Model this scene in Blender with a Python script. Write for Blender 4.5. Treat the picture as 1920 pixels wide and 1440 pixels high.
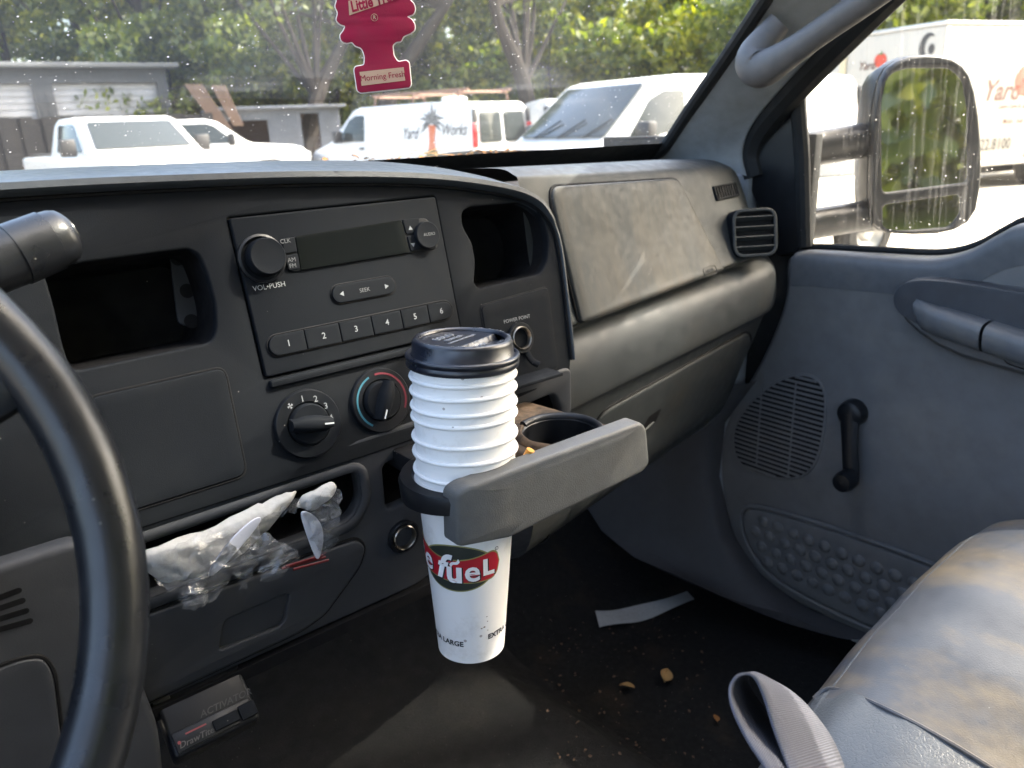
import bpy, bmesh, math, random
import numpy as np
from mathutils import Vector, Matrix, noise as mnoise

for o in list(bpy.data.objects):
    bpy.data.objects.remove(o)
scene = bpy.context.scene
rnd = random.Random(7)
rng = np.random.default_rng(7)

# ------------------------------------------------------------------ camera, sky, sun, exposure
# cab space: x to the passenger side, y forward, z up, metres, the phone at the origin; the lot lies at z = G
G = -1.6
PITCH, YAW, ROLL, FOC = 0.32714, 0.66996, -0.04015, 1442.0
_h = Vector((math.sin(YAW), math.cos(YAW), 0)); _r0 = Vector((math.cos(YAW), -math.sin(YAW), 0)); _u = Vector((0, 0, 1))
FW = _h * math.cos(PITCH) - _u * math.sin(PITCH)
_up0 = _u * math.cos(PITCH) + _h * math.sin(PITCH)
RT = _r0 * math.cos(ROLL) + _up0 * math.sin(ROLL)
UP = -_r0 * math.sin(ROLL) + _up0 * math.cos(ROLL)
cam_data = bpy.data.cameras.new('camera')
cam = bpy.data.objects.new('camera', cam_data)
scene.collection.objects.link(cam)
scene.camera = cam
cam.matrix_world = Matrix(((RT.x, UP.x, -FW.x, 0), (RT.y, UP.y, -FW.y, 0), (RT.z, UP.z, -FW.z, 0), (0, 0, 0, 1)))
cam_data.sensor_width = 36.0
cam_data.lens = FOC / 1920 * 36.0
cam_data.clip_start = 0.02
cam_data.clip_end = 600.0
cam_data.dof.use_dof = True
cam_data.dof.focus_distance = 0.66
cam_data.dof.aperture_fstop = 9.0

SUN_TO = Vector((1.0, -0.52, 1.12)).normalized()          # towards the sun: over the passenger's shoulder
world = bpy.data.worlds.new('World')
scene.world = world
world.use_nodes = True
wn = world.node_tree.nodes
bg = wn['Background']
sky = wn.new('ShaderNodeTexSky')
sky.sky_type = 'NISHITA'
sky.sun_disc = False
sky.sun_elevation = math.asin(SUN_TO.z)
sky.sun_rotation = math.atan2(SUN_TO.x, SUN_TO.y)
sky.air_density = 1.0
sky.dust_density = 6.0
sky.ozone_density = 0.5
world.node_tree.links.new(sky.outputs[0], bg.inputs[0])
bg.inputs[1].default_value = 0.15
sun_data = bpy.data.lights.new('sun', 'SUN')
sun_data.energy = 2.3
sun_data.angle = math.radians(0.53)
sun_data.color = (1.0, 0.94, 0.84)
sun = bpy.data.objects.new('sun', sun_data)
scene.collection.objects.link(sun)
sun.rotation_euler = (-SUN_TO).to_track_quat('-Z', 'Y').to_euler()
scene.view_settings.view_transform = 'Standard'
scene.view_settings.look = 'None'
scene.view_settings.gamma = 1.0
scene.view_settings.use_curve_mapping = False
scene.view_settings.exposure = 3.32
scene.cycles.use_denoising = True
scene.cycles.max_bounces = 10
scene.cycles.diffuse_bounces = 5
scene.cycles.transparent_max_bounces = 16
scene.cycles.sample_clamp_indirect = 6.0
scene.cycles.caustics_reflective = False
scene.cycles.caustics_refractive = False

# ------------------------------------------------------------------ survey: photo points to places in the cab
def ray(x, y): return RT * ((x - 960) / FOC) + UP * ((720 - y) / FOC) + FW
def onX(x, y, X): d = ray(x, y); return d * (X / d.x)
def onY(x, y, Y): d = ray(x, y); return d * (Y / d.y)
def onZ(x, y, Z): d = ray(x, y); return d * (Z / d.z)
class Frame:
    def __init__(s, O, U, V, N): s.O, s.U, s.V, s.N = Vector(O), Vector(U), Vector(V), Vector(N)
    def pt(s, a, b, c=0.0): return s.O + s.U * a + s.V * b + s.N * c
    def px(s, pts, c=0.0):
        out = []
        for x, y in pts:
            d = ray(x, y); q = d * (((s.O + s.N * c).dot(s.N)) / d.dot(s.N)) - s.O
            out.append((q.dot(s.U), q.dot(s.V)))
        return out
    def p1(s, x, y, c=0.0): return s.px([(x, y)], c)[0]
def facing(O, N, upish=(0, 0, 1)):
    N = Vector(N).normalized(); V = Vector(upish); V = (V - N * V.dot(N)).normalized(); U = V.cross(N)
    return Frame(O, U, V, N)

# ------------------------------------------------------------------ scene helpers
def link(o): scene.collection.objects.link(o)
def thing(name, label, cat, loc=(0, 0, 0), group=None, kind=None):
    o = bpy.data.objects.new(name, None); link(o); o.location = loc; o.empty_display_size = 0.02
    return tag(o, label, cat, group, kind)
def tag(o, label=None, cat=None, group=None, kind=None):
    if label: o['label'] = label
    if cat: o['category'] = cat
    if group: o['group'] = group
    if kind: o['kind'] = kind
    return o
def obj(name, me, mat, parent=None, smooth=35, loc=None):
    """vertices are in cab space (or about loc); a parent only holds it"""
    o = bpy.data.objects.new(name, me); link(o)
    if mat is not None and not me.materials: me.materials.append(mat)
    if smooth and len(me.polygons):
        me.polygons.foreach_set('use_smooth', [True] * len(me.polygons))
        me.set_sharp_from_angle(angle=math.radians(smooth))
    if loc is not None: o.location = loc
    if parent is not None:
        o.parent = parent
        o.matrix_parent_inverse = Matrix.Translation(-Vector(parent.location))
    return o
def mesh(verts, faces, name='m'):
    me = bpy.data.meshes.new(name); me.from_pydata([tuple(v) for v in verts], [], faces); me.update(); return me
def recalc(me):
    b = bmesh.new(); b.from_mesh(me); bmesh.ops.remove_doubles(b, verts=b.verts, dist=1e-6)
    bmesh.ops.recalc_face_normals(b, faces=b.faces); b.to_mesh(me); b.free(); return me
def grid(rows, closed=False, cap=False):
    """rows: list of equal-length point lists"""
    n = len(rows[0]); V = [p for r in rows for p in r]; Fc = []
    for i in range(len(rows) - 1):
        for j in range(n if closed else n - 1):
            k = (j + 1) % n
            Fc.append((i * n + j, i * n + k, (i + 1) * n + k, (i + 1) * n + j))
    if cap:
        Fc.append(tuple(range(n))[::-1]); Fc.append(tuple((len(rows) - 1) * n + j for j in range(n)))
    return recalc(mesh(V, Fc))
def merge(meshes):
    b = bmesh.new()
    for m in meshes: b.from_mesh(m); bpy.data.meshes.remove(m)
    me = bpy.data.meshes.new('m'); b.to_mesh(me); b.free(); return me
def lathe(prof, C, A, seg=40, a0=0, a1=None):
    """prof: (radius, height) about axis A through C"""
    A = Vector(A).normalized(); X = A.orthogonal().normalized(); Y = A.cross(X); C = Vector(C); rows = []
    for r, h in prof:
        rows.append([C + A * h + (X * math.cos(t) + Y * math.sin(t)) * max(r, 1e-5) for t in [2 * math.pi * i / seg for i in range(seg)]])
    return grid(rows, closed=True)
def spline(P, n=8):
    P = [Vector(p) for p in P]; out = []
    for i in range(len(P) - 1):
        p0 = P[max(i - 1, 0)]; p1 = P[i]; p2 = P[i + 1]; p3 = P[min(i + 2, len(P) - 1)]
        for k in range(n):
            t = k / n
            out.append(0.5 * ((2 * p1) + (p2 - p0) * t + (2 * p0 - 5 * p1 + 4 * p2 - p3) * t * t + (3 * p1 - p0 - 3 * p2 + p3) * t ** 3))
    out.append(P[-1]); return out
def tube(P, R, seg=14, closed=False, flat=1.0, upv=None, capped=True):
    """round tube along P; R a number or a list; flat squashes it along upv"""
    P = [Vector(p) for p in P]; n = len(P); rows = []; prev = None
    for i in range(n):
        t = (P[(i + 1) % n] - P[i - 1]) if closed else (P[min(i + 1, n - 1)] - P[max(i - 1, 0)])
        t.normalize()
        a = Vector(upv) if upv is not None else (prev if prev is not None else t.orthogonal())
        a = (a - t * a.dot(t)).normalized(); prev = a; b = t.cross(a)
        r = R[i] if isinstance(R, (list, tuple)) else R
        rows.append([P[i] + (a * math.cos(w) * flat + b * math.sin(w)) * r for w in [2 * math.pi * k / seg for k in range(seg)]])
    if closed: rows.append(rows[0])
    return grid(rows, closed=True, cap=(not closed and capped))
def rbox(F, a0, a1, b0, b1, c0, c1, r=0.002, seg=2):
    b = bmesh.new(); vs = [b.verts.new(F.pt(a, bb, c)) for a in (a0, a1) for bb in (b0, b1) for c in (c0, c1)]
    for f in ((0, 1, 3, 2), (4, 6, 7, 5), (0, 4, 5, 1), (2, 3, 7, 6), (0, 2, 6, 4), (1, 5, 7, 3)): b.faces.new([vs[i] for i in f])
    bmesh.ops.recalc_face_normals(b, faces=b.faces)
    if r: bmesh.ops.bevel(b, geom=list(b.edges), offset=r, segments=seg, affect='EDGES', profile=0.5)
    me = bpy.data.meshes.new('m'); b.to_mesh(me); b.free(); return me
W = Frame((0, 0, 0), (1, 0, 0), (0, 1, 0), (0, 0, 1))
def box(x0, x1, y0, y1, z0, z1, r=0.0): return rbox(W, x0, x1, y0, y1, z0, z1, r)
def rounded(pts, r, seg=5):
    n = len(pts); out = []
    for i in range(n):
        p0, p1, p2 = Vector(pts[i - 1]).to_2d(), Vector(pts[i]).to_2d(), Vector(pts[(i + 1) % n]).to_2d()
        d0, d2 = p0 - p1, p2 - p1; rr = min(r, d0.length * .45, d2.length * .45)
        a, c = p1 + d0.normalized() * rr, p1 + d2.normalized() * rr
        for k in range(seg + 1):
            t = k / seg; q = a * (1 - t) ** 2 + p1 * 2 * t * (1 - t) + c * t * t; out.append((q.x, q.y))
    return out
def chaikin(pts, n=2):
    for _ in range(n):
        o = []
        for i in range(len(pts)):
            a, b = pts[i], pts[(i + 1) % len(pts)]
            o += [(a[0] * .75 + b[0] * .25, a[1] * .75 + b[1] * .25), (a[0] * .25 + b[0] * .75, a[1] * .25 + b[1] * .75)]
        pts = o
    return pts
def plate(F, outer, holes=(), depth=0.004, bevel=0.001, c=0.0):
    """flat piece with holes: front face at height c over the frame, body behind it"""
    cu = bpy.data.curves.new('c', 'CURVE'); cu.dimensions = '2D'; cu.fill_mode = 'BOTH'
    cu.extrude = max(depth / 2 - bevel, 1e-5); cu.bevel_depth = bevel; cu.bevel_resolution = 2; cu.offset = -bevel
    for pts in [outer] + list(holes):
        s = cu.splines.new('POLY'); s.points.add(len(pts) - 1); s.use_cyclic_u = True
        for q, (x, y) in zip(s.points, pts): q.co = (x, y, 0, 1)
    o = bpy.data.objects.new('c', cu); me = bpy.data.meshes.new_from_object(o)
    bpy.data.objects.remove(o); bpy.data.curves.remove(cu)
    for v in me.vertices: v.co = F.pt(v.co.x, v.co.y, v.co.z + c - depth / 2)
    me.materials.clear(); return recalc(me)
def text(F, a, b, body, size, c=0.0, bold=0.0, align='CENTER', rot=0.0, thick=0.0, shear=0.0, sx=1.0):
    cu = bpy.data.curves.new('t', 'FONT'); cu.body = body; cu.size = size; cu.align_x = align; cu.align_y = 'CENTER'
    cu.offset = bold; cu.shear = shear; cu.extrude = thick; cu.resolution_u = 3
    o = bpy.data.objects.new('t', cu); me = bpy.data.meshes.new_from_object(o)
    bpy.data.objects.remove(o); bpy.data.curves.remove(cu)
    cr, sr = math.cos(rot), math.sin(rot)
    for v in me.vertices:
        x, y = v.co.x * sx, v.co.y
        v.co = F.pt(a + x * cr - y * sr, b + x * sr + y * cr, c + v.co.z)
    me.materials.clear(); return me
def poly(F, pts, c=0.0): return mesh([F.pt(x, y, c) for x, y in pts], [tuple(range(len(pts)))])
def inset(pts, d):
    n = len(pts); area = sum(pts[i][0] * pts[(i + 1) % n][1] - pts[(i + 1) % n][0] * pts[i][1] for i in range(n)); s = 1 if area > 0 else -1
    out = []
    for i in range(n):
        a, b, c = pts[i - 1], pts[i], pts[(i + 1) % n]
        e = Vector((c[0] - a[0], c[1] - a[1]))
        if e.length < 1e-9: out.append(b); continue
        e.normalize(); out.append((b[0] - e.y * d * s, b[1] + e.x * d * s))
    return out
def pad(mapfn, pts, h=0.004, r=0.003, sink=0.004, rings=6, sag=0.0):
    """a cushion-like panel lying on a surface: mapfn(a, b) -> (place, normal); rounded edge, closed over the middle"""
    cx = sum(p[0] for p in pts) / len(pts); cy = sum(p[1] for p in pts) / len(pts)
    lev = [(pts, -sink), (pts, h - r), (inset(pts, r * .12), h - r * .5), (inset(pts, r * .45), h - r * .12), (inset(pts, r), h)]
    base = lev[-1][0]
    for k in range(1, rings):
        s = 1 - k / rings
        lev.append(([(cx + (x - cx) * s, cy + (y - cy) * s) for x, y in base], h - sag * math.sin(k / rings * math.pi / 2)))
    rows = []
    for P, hh in lev:
        row = []
        for a, b in P:
            q, nn = mapfn(a, b); row.append(q + nn * hh)
        rows.append(row)
    q, nn = mapfn(cx, cy); n = len(pts)
    V = [p for row in rows for p in row] + [q + nn * (h - sag)]
    Fc = [(i * n + j, i * n + (j + 1) % n, (i + 1) * n + (j + 1) % n, (i + 1) * n + j) for i in range(len(rows) - 1) for j in range(n)]
    L = (len(rows) - 1) * n
    Fc += [(L + j, L + (j + 1) % n, len(V) - 1) for j in range(n)]
    return recalc(mesh(V, Fc))
def flat(F): return lambda a, b: (F.pt(a, b), F.N)
def recess(F, pts, depth, taper=0.0, c=0.0, floor=True):
    """the walls and back of a pocket cut into a panel"""
    n = len(pts); rows = [[F.pt(x, y, c) for x, y in pts], [F.pt(x, y, c - depth) for x, y in (inset(pts, taper) if taper else pts)]]
    V = rows[0] + rows[1]; Fc = [(j, (j + 1) % n, n + (j + 1) % n, n + j) for j in range(n)]
    if floor: Fc.append(tuple(range(n, 2 * n)))
    return mesh(V, Fc)
def ring_pts(a, b, r, seg=32, ry=None): return [(a + r * math.cos(2 * math.pi * k / seg), b + (ry or r) * math.sin(2 * math.pi * k / seg)) for k in range(seg)]
def rect(a0, a1, b0, b1): return [(a0, b0), (a1, b0), (a1, b1), (a0, b1)]

# ------------------------------------------------------------------ materials
MATS = {}
def nmat(name):
    m = bpy.data.materials.new(name); m.use_nodes = True; nt = m.node_tree; nt.nodes.clear()
    out = nt.nodes.new('ShaderNodeOutputMaterial'); MATS[name] = m
    def N(t, **kw):
        nd = nt.nodes.new(t)
        for k, v in kw.items():
            if k in nd.inputs: nd.inputs[k].default_value = v
            else: setattr(nd, k, v)
        return nd
    def L(a, b): nt.links.new(a, b)
    return m, N, L, out
def c4(c): return (c[0], c[1], c[2], 1.0)
def plastic(name, col, rough=0.55, grain=900, gs=0.15, dirt=None, dirt_amt=0.5, dscale=7.0, spec=0.25, metal=0.0, dlow=0.48, dhigh=0.72, stretch=None, wr=None, specks=.05):
    m, N, L, out = nmat(name)
    p = N('ShaderNodeBsdfPrincipled', Roughness=rough, Metallic=metal); p.inputs['Specular IOR Level'].default_value = spec
    L(p.outputs[0], out.inputs[0])
    tc = N('ShaderNodeTexCoord'); src = tc.outputs['Object']
    if stretch:
        mp = N('ShaderNodeMapping'); mp.inputs['Scale'].default_value = stretch; L(src, mp.inputs[0]); dsrc = mp.outputs[0]
    else: dsrc = src
    n1 = N('ShaderNodeTexNoise', Scale=dscale, Detail=8.0, Roughness=0.65); L(dsrc, n1.inputs['Vector'])
    cr = N('ShaderNodeMapRange'); cr.inputs[1].default_value = dlow; cr.inputs[2].default_value = dhigh; cr.inputs[4].default_value = dirt_amt
    L(n1.outputs[0], cr.inputs[0])
    mx = N('ShaderNodeMix', data_type='RGBA'); mx.inputs[6].default_value = c4(col); mx.inputs[7].default_value = c4(dirt or [c * 1.35 for c in col])
    L(cr.outputs[0], mx.inputs[0])
    n3 = N('ShaderNodeTexNoise', Scale=dscale * 9, Detail=5.0); L(src, n3.inputs['Vector'])
    m2 = N('ShaderNodeMix', data_type='RGBA', blend_type='MULTIPLY'); m2.inputs[0].default_value = 0.5
    r2 = N('ShaderNodeMapRange'); r2.inputs[1].default_value = .3; r2.inputs[2].default_value = .7; r2.inputs[3].default_value = .78; r2.inputs[4].default_value = 1.12
    L(n3.outputs[0], r2.inputs[0]); cb = N('ShaderNodeCombineColor'); [L(r2.outputs[0], cb.inputs[i]) for i in range(3)]
    L(mx.outputs[2], m2.inputs[6]); L(cb.outputs[0], m2.inputs[7])
    # lint and dust specks
    vs = N('ShaderNodeTexVoronoi', Scale=130.0); L(src, vs.inputs['Vector']); sc_ = N('ShaderNodeSeparateColor'); L(vs.outputs['Color'], sc_.inputs[0])
    g1 = N('ShaderNodeMath', operation='GREATER_THAN'); g1.inputs[1].default_value = 1 - specks; L(sc_.outputs[0], g1.inputs[0])
    ds = N('ShaderNodeMapRange'); ds.inputs[1].default_value = .10; ds.inputs[2].default_value = .03; L(vs.outputs['Distance'], ds.inputs[0])
    ml = N('ShaderNodeMath', operation='MULTIPLY'); L(g1.outputs[0], ml.inputs[0]); L(ds.outputs[0], ml.inputs[1])
    m9 = N('ShaderNodeMix', data_type='RGBA'); m9.inputs[7].default_value = (.20, .19, .17, 1); L(ml.outputs[0], m9.inputs[0]); L(m2.outputs[2], m9.inputs[6]); L(m9.outputs[2], p.inputs['Base Color'])
    rr = N('ShaderNodeMapRange'); rr.inputs[1].default_value = .3; rr.inputs[2].default_value = .7; rr.inputs[3].default_value = rough * .82; rr.inputs[4].default_value = min(1, rough * 1.2)
    L(n3.outputs[0], rr.inputs[0]); L(rr.outputs[0], p.inputs['Roughness'])
    if gs:
        n2 = N('ShaderNodeTexNoise', Scale=grain, Detail=2.0); L(src, n2.inputs['Vector'])
        bp = N('ShaderNodeBump', Strength=gs, Distance=0.0006); L(n2.outputs[0], bp.inputs['Height']); L(bp.outputs[0], p.inputs['Normal'])
        if wr:
            v = N('ShaderNodeTexVoronoi', Scale=wr[0], feature='DISTANCE_TO_EDGE'); n4 = N('ShaderNodeTexNoise', Scale=wr[0] * .6, Detail=3.0); L(src, n4.inputs['Vector'])
            ad = N('ShaderNodeVectorMath', operation='MULTIPLY_ADD'); ad.inputs[1].default_value = (.012,) * 3; L(n4.outputs['Color'], ad.inputs[0]); L(src, ad.inputs[2]); L(ad.outputs[0], v.inputs['Vector'])
            mr = N('ShaderNodeMapRange'); mr.inputs[2].default_value = .12; L(v.outputs['Distance'], mr.inputs[0])
            b2 = N('ShaderNodeBump', Strength=wr[1], Distance=0.002); L(mr.outputs[0], b2.inputs['Height']); L(bp.outputs[0], b2.inputs['Normal']); L(b2.outputs[0], p.inputs['Normal'])
    return m
def plain(name, col, rough=0.5, metal=0.0, emit=None, spec=0.5):
    m, N, L, out = nmat(name); p = N('ShaderNodeBsdfPrincipled', Roughness=rough, Metallic=metal); p.inputs['Base Color'].default_value = c4(col); p.inputs['Specular IOR Level'].default_value = spec
    n = N('ShaderNodeTexNoise', Scale=60.0, Detail=4.0); tc = N('ShaderNodeTexCoord'); L(tc.outputs['Object'], n.inputs['Vector'])
    mr = N('ShaderNodeMapRange'); mr.inputs[1].default_value = .3; mr.inputs[2].default_value = .7; mr.inputs[3].default_value = rough * .8; mr.inputs[4].default_value = min(1., rough * 1.25 + .02)
    L(n.outputs[0], mr.inputs[0]); L(mr.outputs[0], p.inputs['Roughness']); L(p.outputs[0], out.inputs[0]); return m
def dirty_glass(name, haze, spots, streak, tint=(1, 1, 1), spot_scale=260., refl=1.0, smear=0.0):
    m, N, L, out = nmat(name); tc = N('ShaderNodeTexCoord'); src = tc.outputs['Object']
    tr = N('ShaderNodeBsdfTransparent'); tr.inputs[0].default_value = c4(tint)
    gl = N('ShaderNodeBsdfGlossy', Roughness=0.02); fr = N('ShaderNodeFresnel', IOR=1.45); fm = N('ShaderNodeMath', operation='MULTIPLY'); fm.inputs[1].default_value = refl
    L(fr.outputs[0], fm.inputs[0]); mg = N('ShaderNodeMixShader'); L(fm.outputs[0], mg.inputs[0]); L(tr.outputs[0], mg.inputs[1]); L(gl.outputs[0], mg.inputs[2])
    df = N('ShaderNodeBsdfDiffuse'); df.inputs[0].default_value = (.75, .73, .68, 1); tl = N('ShaderNodeBsdfTranslucent'); tl.inputs[0].default_value = (.75, .73, .68, 1)
    md = N('ShaderNodeMixShader'); md.inputs[0].default_value = .5; L(df.outputs[0], md.inputs[1]); L(tl.outputs[0], md.inputs[2])
    # specks: two sizes of droplet marks, kept to patches
    val = None
    for sc, lim in ((spot_scale, .16), (spot_scale * .42, .15)):
        v = N('ShaderNodeTexVoronoi', Scale=sc); L(src, v.inputs['Vector'])
        mr = N('ShaderNodeMapRange'); mr.inputs[1].default_value = lim; mr.inputs[2].default_value = lim * .55; L(v.outputs['Distance'], mr.inputs[0])
        sep = N('ShaderNodeSeparateColor'); L(v.outputs['Color'], sep.inputs[0]); gt = N('ShaderNodeMath', operation='GREATER_THAN'); gt.inputs[1].default_value = 1 - spots; L(sep.outputs[0], gt.inputs[0])
        mu = N('ShaderNodeMath', operation='MULTIPLY'); L(mr.outputs[0], mu.inputs[0]); L(gt.outputs[0], mu.inputs[1])
        if val is None: val = mu
        else:
            mxm = N('ShaderNodeMath', operation='MAXIMUM'); L(val.outputs[0], mxm.inputs[0]); L(mu.outputs[0], mxm.inputs[1]); val = mxm
    sp = N('ShaderNodeMath', operation='MULTIPLY'); sp.inputs[1].default_value = .55; L(val.outputs[0], sp.inputs[0])
    n = N('ShaderNodeTexNoise', Scale=3.0, Detail=7.0, Roughness=.6); L(src, n.inputs['Vector'])
    hz = N('ShaderNodeMapRange'); hz.inputs[1].default_value = .3; hz.inputs[2].default_value = .75; hz.inputs[3].default_value = haze * .35; hz.inputs[4].default_value = haze * 1.5; L(n.outputs[0], hz.inputs[0])
    tot = N('ShaderNodeMath', operation='ADD'); tot.use_clamp = True; L(sp.outputs[0], tot.inputs[0]); L(hz.outputs[0], tot.inputs[1])
    if streak:
        mp = N('ShaderNodeMapping'); mp.inputs['Scale'].default_value = (1, 170, 5); L(src, mp.inputs[0])
        ns = N('ShaderNodeTexNoise', Scale=1.0, Detail=5.0, Roughness=.7); L(mp.outputs[0], ns.inputs['Vector'])
        ms = N('ShaderNodeMapRange'); ms.inputs[1].default_value = .52; ms.inputs[2].default_value = .72; ms.inputs[4].default_value = streak; L(ns.outputs[0], ms.inputs[0])
        t2 = N('ShaderNodeMath', operation='ADD'); t2.use_clamp = True; L(tot.outputs[0], t2.inputs[0]); L(ms.outputs[0], t2.inputs[1]); tot = t2
    if smear:      # hand and wiper smears
        mp2 = N('ShaderNodeMapping'); mp2.inputs['Rotation'].default_value = (0, .75, 0); mp2.inputs['Scale'].default_value = (2.2, 4, 46); L(src, mp2.inputs[0])
        nm = N('ShaderNodeTexNoise', Scale=1.0, Detail=6.0, Roughness=.6); nm.inputs['Distortion'].default_value = .8; L(mp2.outputs[0], nm.inputs['Vector'])
        np_ = N('ShaderNodeTexNoise', Scale=4.5, Detail=2.0); L(src, np_.inputs['Vector']); mk = N('ShaderNodeMapRange'); mk.inputs[1].default_value = .50; mk.inputs[2].default_value = .68; L(np_.outputs[0], mk.inputs[0])
        mm = N('ShaderNodeMapRange'); mm.inputs[1].default_value = .50; mm.inputs[2].default_value = .78; mm.inputs[4].default_value = smear; L(nm.outputs[0], mm.inputs[0]); mx_ = N('ShaderNodeMath', operation='MULTIPLY'); L(mm.outputs[0], mx_.inputs[0]); L(mk.outputs[0], mx_.inputs[1])
        t3 = N('ShaderNodeMath', operation='ADD'); t3.use_clamp = True; L(tot.outputs[0], t3.inputs[0]); L(mx_.outputs[0], t3.inputs[1]); tot = t3
    mf = N('ShaderNodeMixShader'); L(tot.outputs[0], mf.inputs[0]); L(mg.outputs[0], mf.inputs[1]); L(md.outputs[0], mf.inputs[2]); L(mf.outputs[0], out.inputs[0])
    return m

M_bez = plastic('charcoal_grained_plastic', (.0085, .0100, .0125), .66, 1500, .22, dirt=(.0135, .0148, .0165), dirt_amt=.7, dscale=9, spec=.07)
M_blk = plastic('black_plastic', (.007, .008, .010), .38, 1200, .05, dirt=(.02, .02, .02), dirt_amt=.4)
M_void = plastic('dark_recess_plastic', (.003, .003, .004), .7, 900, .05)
M_grey = plastic('grey_dash_plastic', (.040, .044, .045), .52, 1100, .25, dirt=(.064, .059, .051), dirt_amt=.75, dscale=6)
M_pad = plastic('worn_dappled_airbag_plastic', (.036, .040, .041), .5, 1000, .25, dirt=(.078, .069, .055), dirt_amt=.95, dscale=11, stretch=(1, 1, .22), dlow=.43, dhigh=.66)  # streaked tone mixes dust with sun dapples painted into the colour
M_top = plastic('blue_grey_dash_top', (.034, .040, .047), .36, 1300, .25, dirt=(.06, .062, .062), dirt_amt=.6, dscale=10)
M_low = plastic('grey_lower_dash_plastic', (.034, .037, .043), .55, 1300, .2, dirt=(.05, .05, .05), dirt_amt=.6)
M_door = plastic('slate_door_plastic', (.112, .113, .117), .55, 1100, .3, dirt=(.145, .140, .132), dirt_amt=.7, dscale=5)
M_arm = plastic('grey_armrest_vinyl', (.10, .105, .115), .36, 700, .35, dirt=(.16, .15, .13), dirt_amt=.6)
M_pil = plastic('grey_pillar_plastic', (.21, .23, .25), .55, 1200, .15, dirt=(.14, .14, .13), dirt_amt=.5)
M_hnd = plastic('mauve_grey_handle_plastic', (.105, .103, .106), .5, 900, .2)
M_print = plain('pale_print', (.23, .24, .25), .5)
M_printd = plain('dim_print', (.13, .135, .14), .5)
M_line = plain('pointer_white', (.55, .56, .56), .5)
M_cyan = plain('dial_blue_print', (.03, .14, .19), .5)
M_redp = plain('dial_red_print', (.13, .008, .02), .5)
M_scr = plain('radio_display_glass', (.006, .007, .007), .16, 0, None, .15)
M_met = plain('socket_metal', (.26, .23, .19), .3, 1.0)
# ------------------------------------------------------------------ the cab's shell
cab = tag(thing('truck_cab', None, None, (0.325, 0, G)), kind='structure')
M_liner = plastic('pale_headliner', (.42, .42, .41), .95, 600, .3)
M_carpet = plastic('worn_rubber_floor', (.011, .011, .011), .8, 420, .7, dirt=(.026, .023, .019), dirt_amt=.85, dscale=5, dlow=.5, dhigh=.72, specks=.25, wr=(300, .5))
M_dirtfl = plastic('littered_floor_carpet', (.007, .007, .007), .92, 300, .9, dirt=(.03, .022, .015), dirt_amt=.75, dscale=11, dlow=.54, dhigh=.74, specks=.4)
M_rub = plastic('black_rubber', (.010, .011, .012), .7, 400, .2)
M_paintw = plain('white_truck_paint', (.62, .61, .58), .35)
obj('cab_roof', box(-.62, 1.12, -.75, .22, .50, .54, .012), M_liner, cab)
obj('header_rail', box(-.60, 1.08, .18, .235, .455, .498, .012), M_pil, cab)
for x0, x1 in ((-.62, -.35), (1.0, 1.22)): obj('rear_corner', box(x0, x1, -.80, -.70, -.95, .498, .02), M_pil, cab)
obj('back_wall', box(-.348, .998, -.80, -.72, -.95, -.10, .02), M_pil, cab)
obj('back_window_header', box(-.348, .998, -.80, -.72, .38, .498, .01), M_pil, cab)
obj('roof_side_rail', tube(spline([(1.08, .24, .468), (1.11, .05, .482), (1.115, -.35, .482), (1.115, -.70, .47)], 5), .034, 12), M_pil, cab)
obj('driver_door_card', box(-.66, -.60, -.72, .80, -.98, -.17, .02), M_pil, cab)
obj('cowl_side', box(1.20, 1.222, .70, 1.18, -.99, -.035, .004), M_rub, cab)
obj('hinge_post', box(1.168, 1.199, .80, 1.16, -.97, -.10, .006), M_pil, cab)
# floor: rubber mat over the tunnel, falling to the passenger footwell
def floor_z(x, y):
    hump = 1 / (1 + math.exp((x - (.66 - .10 * (y - .75))) / .022)) * (1 / (1 + math.exp(-(x + .02) / .03)))
    up = max(0, y - .88)
    return -.93 + .10 * hump + 1.4 * up * up * 2 + .006 * mnoise.noise(Vector((x * 6, y * 6, 0)))
xs = [(-.6 + 1.82 * i / 90) for i in range(91)]; ys = [(-.72 + 2.02 * j / 70) for j in range(71)]
def floor_part(sel):
    V, Fc, idx = [], [], {}
    for j in range(70):
        for i in range(90):
            if sel(xs[i], ys[j]):
                q = []
                for a, b in ((i, j), (i + 1, j), (i + 1, j + 1), (i, j + 1)):
                    if (a, b) not in idx: idx[(a, b)] = len(V); V.append((xs[a], ys[b], floor_z(xs[a], ys[b])))
                    q.append(idx[(a, b)])
                Fc.append(tuple(q))
    return mesh(V, Fc)
fl = tag(obj('cab_floor', floor_part(lambda x, y: x < .70), M_carpet), kind='structure')
obj('footwell_carpet', floor_part(lambda x, y: x >= .70), M_dirtfl, fl)
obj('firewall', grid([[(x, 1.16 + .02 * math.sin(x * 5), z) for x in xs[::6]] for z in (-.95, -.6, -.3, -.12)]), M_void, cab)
# kick panel between dash and door
kp = [[onX(x, y, X) for X in (1.13, 1.15, 1.165)] for x, y in ((1390, 720), (1330, 800), (1320, 900), (1345, 1010), (1400, 1090), (1480, 1150), (1600, 1200))]
rows = []
for a in range(len(kp)):
    e = kp[a][0]; fwd = Vector((-.09, .30, .02)); rows.append([e + fwd, e + Vector((-.05, .14, .0)), e + Vector((-.025, .05, .0)), e, e + Vector((.03, -.008, 0)), e + Vector((.06, -.006, 0))])
obj('kick_panel', grid([spline(r, 4) for r in rows]), plastic('kick_panel_plastic', (.05, .05, .054), .6, 900, .2), cab)

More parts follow.
